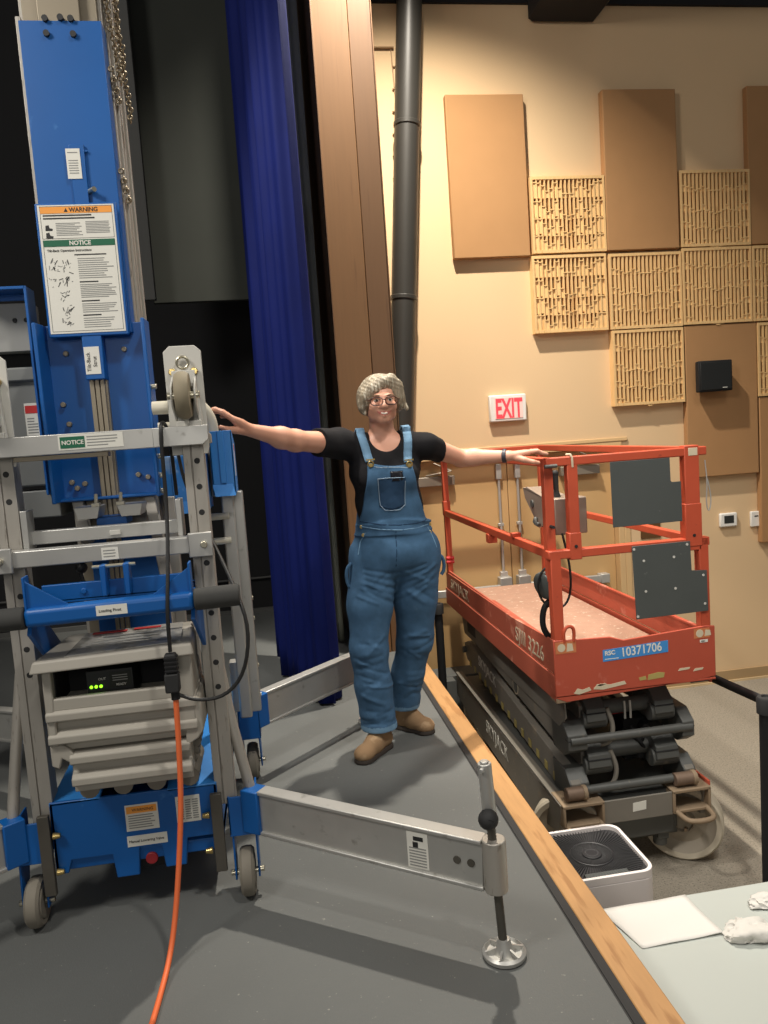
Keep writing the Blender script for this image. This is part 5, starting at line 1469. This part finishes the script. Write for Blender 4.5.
# t-shirt
tee = Field((.12, 3.15, .95), (.86, 3.62, 1.48), .004)
core(tee, .004)
mR = tuple(np.array(SR) * .40 + np.array(ER) * .60); mL = tuple(np.array(SL) * .52 + np.array(EL) * .48)
tee.chain([(.37, 3.42, 1.372), SR, mR], [.064, .064, .058], .03); tee.chain([(.635, 3.42, 1.362), SL, mL], [.062, .056, .052], .03)
X, Y, Z = tee.full()
tee.D += (.0025 * np.sin(60 * Z + 25 * X + 3 * np.sin(14 * X)) * np.clip((np.abs(X - .5) - .08) / .1, 0, 1) + .003 * np.sin(38 * (Z + .8 * X)) * np.clip((1.2 - Z) / .1, 0, 1)).astype(np.float32)
def halfspace(F, p, n):                                   # keep the side n points away from
    p = np.array(p); n = np.array(n) / np.linalg.norm(n)
    X, Y, Z = F.full(); F.D = np.maximum(F.D, ((X - p[0]) * n[0] + (Y - p[1]) * n[1] + (Z - p[2]) * n[2]).astype(np.float32))
dR = np.array(ER) - np.array(SR); dL = np.array(EL) - np.array(SL)
halfspace(tee, np.array(SR) + dR * .52, dR + np.array((.0, 0, -.02))); halfspace(tee, np.array(SL) + dL * .36, dL + np.array((.05, 0, .06)))
tee.ell((.507, 3.350, 1.425), (.074, .11, .082), .006, 's'); tee.cone((.503, 3.43, 1.38), (.503, 3.42, 1.5), .068, .075, .006, 's')
tee.mesh('t_shirt', ['tee'], PN, smooth=1)

# overalls
ov = Field((.24, 3.16, .08), (.80, 3.66, 1.34), .004)
ov.ell((.525, 3.42, .90), (.206, .142, .125), .04); ov.ell((.525, 3.415, 1.03), (.172, .125, .10), .05)
ov.chain([(.425, 3.415, .84), (.388, 3.385, .66), (.366, 3.362, .46), (.374, 3.355, .30), (.389, 3.348, .07)], [.116, .100, .083, .080, .0825], .03)
ov.chain([(.618, 3.43, .84), (.610, 3.45, .66), (.600, 3.475, .46), (.560, 3.520, .28), (.540, 3.545, .09)], [.118, .098, .083, .074, .067], .03)
X, Y, Z = ov.full()
wr = .0012 * np.sin(64 * (Z + .25 * (X - .4))) * np.exp(-((Z - .43) / .10) ** 2) + .0012 * np.sin(88 * (Z - .6 * X) + 3 * np.sin(20 * X)) * np.exp(-((Z - .17) / .09) ** 2)
wr = wr + .0014 * np.sin(58 * (Z + .55 * np.abs(X - .49))) * np.exp(-((Z - .76) / .09) ** 2) + .0012 * np.sin(45 * X + 12 * Z) * np.exp(-((Z - .6) / .2) ** 2) * np.sin(18 * Z + 4)
wr = wr + .004 * np.sin(80 * (Z + .3 * X)) * np.exp(-((Z - 1.0) / .05) ** 2)
ov.D += wr.astype(np.float32)
rc = random.Random(11)
def crease(x, z, dx, dz, y, amp, sg):
    a = np.array((x - dx / 2, y, z - dz / 2)); b = np.array((x + dx / 2, y + .02, z + dz / 2)); d = b - a; L2 = d[0] ** 2 + d[2] ** 2 + 1e-9
    t = np.clip(((X - a[0]) * d[0] + (Z - a[2]) * d[2]) / L2, 0, 1)
    q = (X - a[0] - t * d[0]) ** 2 + (Z - a[2] - t * d[2]) ** 2
    m = np.exp(-q / (2 * sg * sg)) * np.exp(-((Y - y) / .10) ** 2)
    ov.D += (amp * m).astype(np.float32)
for cx, cy, zz, w in ((.372, 3.28, .455, .12), (.378, 3.28, .37, .12), (.388, 3.27, .20, .12), (.600, 3.40, .45, .12), (.565, 3.44, .25, .10), (.42, 3.30, .74, .14), (.61, 3.33, .74, .14)):
    for k in range(7):
        an = rc.uniform(-.7, .7); l = rc.uniform(.4, .95) * w; z = zz + rc.uniform(-.06, .06); x = cx + rc.uniform(-.35, .35) * w
        am = rc.choice((1, -1)) * rc.uniform(.0025, .005)
        crease(x, z, l * math.cos(an), l * math.sin(an), cy, am, rc.uniform(.005, .009))
for k in range(5):                                     # folds pulling from the crotch
    for s_ in (-1, 1):
        crease(.505 + s_ * .07, .82 - .03 * k, .13, s_ * (.03 + .012 * k), 3.32, .004, .006)
# open below hems, closed top edge of the waist: the bib rises in front only
bibD = Field((.24, 3.16, .08), (.80, 3.66, 1.34), .004); core(bibD, .016)
X, Y, Z = bibD.full()
t = np.clip((Z - 1.0) / .30, 0, 1)
hw = .180 - .085 * t ** .55 + .0 * t; xc = .520 - .012 * t
bib = np.maximum(np.maximum(bibD.D, (np.abs(X - xc) - hw) * .9), np.maximum(Y - 3.40, Z - (1.297 - .10 * (X - .508) - .03 * np.sin((X - .41) * 16).clip(0, 1) * .5)))
bib = np.maximum(bib, .98 - Z)
backD = np.maximum(np.maximum(bibD.D, (np.abs(X - .515) - (.16 - .25 * np.clip(Z - 1.02, 0, 1)))), np.maximum(3.42 - Y, Z - 1.22)); backD = np.maximum(backD, .98 - Z)
ov.D = np.maximum(ov.D, (Z - (1.045 - .10 * np.clip((np.abs(X - .525) - .05) / .15, 0, 1) * .3)).astype(np.float32))
for d in (bib, backD):
    k = .012; h = np.clip(.5 + .5 * (ov.D - d) / k, 0, 1); ov.D = (ov.D * (1 - h) + d * h - k * h * (1 - h)).astype(np.float32)
hemz = np.where(X < .475, .103, .112)
ov.D = np.maximum(ov.D, (hemz - Z).astype(np.float32))
def dpick(c):
    hem = np.where(c[:, 0] < .475, .128, .132)
    return (c[:, 2] < hem).astype(int)
ovo = ov.mesh('overalls', ['denim', 'denim_lt'], PN, pick=dpick, smooth=1)
def patch(name, m, x0, x1, z0, z1, F, parent, lift=.004, nu=16, nv=16, shape=None, thick=.003):
    def fn(u, v):
        x = x0 + (x1 - x0) * u; z = z0 + (z1 - z0) * v
        if shape: x, z = shape(u, v)
        return (x, F.front(x, z) - lift, z)
    o = MB().grid(fn, nu, nv); return o.build(name, m, parent, solid=thick, fixn=False)
def seam(name, m, pts, F, parent, r=.0022, lift=.001, n=24):
    out = []
    for i in range(len(pts) - 1):
        for k in range(n):
            a = k / n; x = pts[i][0] * (1 - a) + pts[i + 1][0] * a; z = pts[i][1] * (1 - a) + pts[i + 1][1] * a
            out.append((x, F.front(x, z) - lift, z))
    return MB().tube(out, r, 6).build(name, m, parent)
pk = patch('bib_pocket', 'denim_dk', .445, .572, 1.085, 1.232, ov, PN, .003, shape=lambda u, v: (.447 + .124 * u + .010 * (1 - v) * (.5 - u), 1.088 + .142 * v + (1 - v) * .018 * abs(2 * u - 1) * 1.0))
seam('pocket_stitch', 'stitch', [(.447, 1.231), (.571, 1.229)], ov, pk, .0022, .0055)
seam('pocket_stitch', 'stitch', [(.449, 1.229), (.455, 1.115), (.475, 1.09), (.54, 1.088), (.565, 1.11), (.569, 1.228)], ov, pk, .0018, .0055, 8)
patch('phone', 'phone', .508, .560, 1.215, 1.258, ov, PN, .002, 6, 6, thick=.007)
seam('bib_hem', 'stitch', [(.425, 1.288), (.46, 1.278), (.51, 1.276), (.56, 1.272), (.592, 1.268)], ov, ovo, .003, .001, 8)
seam('waist_seam', 'denim_lt', [(.372, 1.022), (.45, 1.008), (.53, 1.0), (.61, 1.0), (.68, 1.008)], ov, ovo, .003, .0008, 10)
seam('waist_seam', 'denim_dk', [(.37, 1.045), (.45, 1.030), (.53, 1.022), (.61, 1.022), (.675, 1.03)], ov, ovo, .003, .0008, 10)
seam('fly_seam', 'denim_dk', [(.515, 1.0), (.512, .93), (.505, .83)], ov, ovo, .0026, .0005, 12)
for sg, xa_, xb_ in ((-1, .335, .39), (1, .715, .665)):
    seam('pocket_edge', 'denim_lt', [(xa_ + .012 * sg * -1, .90), (xa_ + .028 * -sg, .955), (xb_, 1.0)], ov, ovo, .003, .0008, 8)
for x, z in ((.372, 1.02), (.376, .985), (.683, 1.005), (.680, .97)):
    y = ov.front(x, z); MB().cyl((x, y + .002, z), (x, y - .006, z), .008, n=14).build('button', 'buckle', ovo, bevel=.002)
MB().tube([(.317, 3.37, .86), (.295, 3.37, .84), (.29, 3.375, .79), (.300, 3.375, .755)], .008, 8, 1).build('hammer_loop', 'denim', ovo)
MB().tube([(.722, 3.40, .86), (.742, 3.40, .84), (.745, 3.40, .79), (.728, 3.40, .765)], .008, 8, 1).build('hammer_loop', 'denim', ovo)
# straps over the shoulders with buckles
for pts in ([(.424, 1.305), (.414, 1.36), (.405, 1.405), (.402, 1.432)], [(.592, 1.292), (.600, 1.35), (.606, 1.40), (.608, 1.430)]):
    C = []
    for i in range(len(pts) - 1):
        for k in range(6):
            a = k / 6; x = pts[i][0] * (1 - a) + pts[i + 1][0] * a; z = pts[i][1] * (1 - a) + pts[i + 1][1] * a
            C.append((x, tee.front(x, z, 3.2) - .007, z))
    ytop = C[-1][1]; xt = pts[-1][0]
    C += [(xt, 3.39, 1.445), (xt, 3.42, 1.452), (xt, 3.45, 1.44), (xt, 3.48, 1.40)]
    hwid = .0185
    o = MB(); o.grid(lambda u, v: (C[int(round(u * (len(C) - 1)))][0] + (v - .5) * 2 * hwid, C[int(round(u * (len(C) - 1)))][1], C[int(round(u * (len(C) - 1)))][2]), len(C), 3)
    st = o.build('strap', 'denim_lt', PN, solid=.006, fixn=False)
    x, z = pts[0]; y = ov.front(x, z - .02) - .006
    o = MB(); o.torus((x, y - .002, z - .008), (0, 1, .2), .012, .003, 18, 6); o.cyl((x, y + .006, z - .012), (x, y - .006, z - .012), .008, n=14); o.box(x - .019, x + .019, y - .006, y + .002, z + .008, z + .014)
    o.build('buckle', 'buckle', st)
# boots
def boot(heel, toe, ank, r=.036):
    heel = np.array(heel); toe = np.array(toe); d = toe - heel; d /= np.linalg.norm(d); nrm = np.array((d[1], -d[0]))
    F = Field((min(heel[0], toe[0]) - .09, min(heel[1], toe[1]) - .09, -.01), (max(heel[0], toe[0]) + .09, max(heel[1], toe[1]) + .09, .20), .003)
    p3 = lambda q, z: (q[0], q[1], z)
    F.cone(p3(heel + d * .035, .045), p3(heel + d * .12, .046), .036, .036, .02); F.cone(p3(heel + d * .12, .042), p3(toe - d * .045, .036), .040, .036, .02)
    F.ell(p3(toe - d * .045, .034), (.043, .043, .030), .02); F.cone(p3(heel + d * .045, .06), (ank[0], ank[1], .17), .038, .040, .02); F.cone(p3(heel + d * .13, .06), (ank[0], ank[1], .13), .026, .034, .03)
    X, Y, Z = F.full(); F.D = np.maximum(F.D, (.018 - Z).astype(np.float32)); F.D = np.maximum(F.D, (Z - .165).astype(np.float32))
    b = F.mesh('ankle_boot', ['suede'], PN, smooth=1)
    S2 = Field((min(heel[0], toe[0]) - .09, min(heel[1], toe[1]) - .09, -.02), (max(heel[0], toe[0]) + .09, max(heel[1], toe[1]) + .09, .06), .003)
    S2.cone(p3(heel + d * .035, .0), p3(heel + d * .10, .0), .039, .036, .02); S2.cone(p3(heel + d * .10, .0), p3(toe - d * .045, .0), .036, .046, .02)
    X, Y, Z = S2.full(); S2.D = np.maximum(np.maximum(S2.D, (.001 - Z).astype(np.float32)), (Z - .021).astype(np.float32))
    S2.mesh('sole', ['sole'], b, smooth=0)
boot((.432, 3.385), (.268, 3.205), (.394, 3.352))
boot((.492, 3.600), (.652, 3.440), (.540, 3.548))
# wristband
a = np.array(WL) + (np.array(EL) - np.array(WL)) * .08
o = MB(); ax = Vector(np.array(WL) - np.array(EL)).normalized(); o.lathe([(.0285, -.010), (.0315, -.008), (.0315, .008), (.0285, .010)], tuple(a), tuple(ax), 28)
o.sphere(tuple(a + np.array((0, -.004, .029))), .011, (1, 1, .5), 12)
o.build('wristband', 'band', PN)
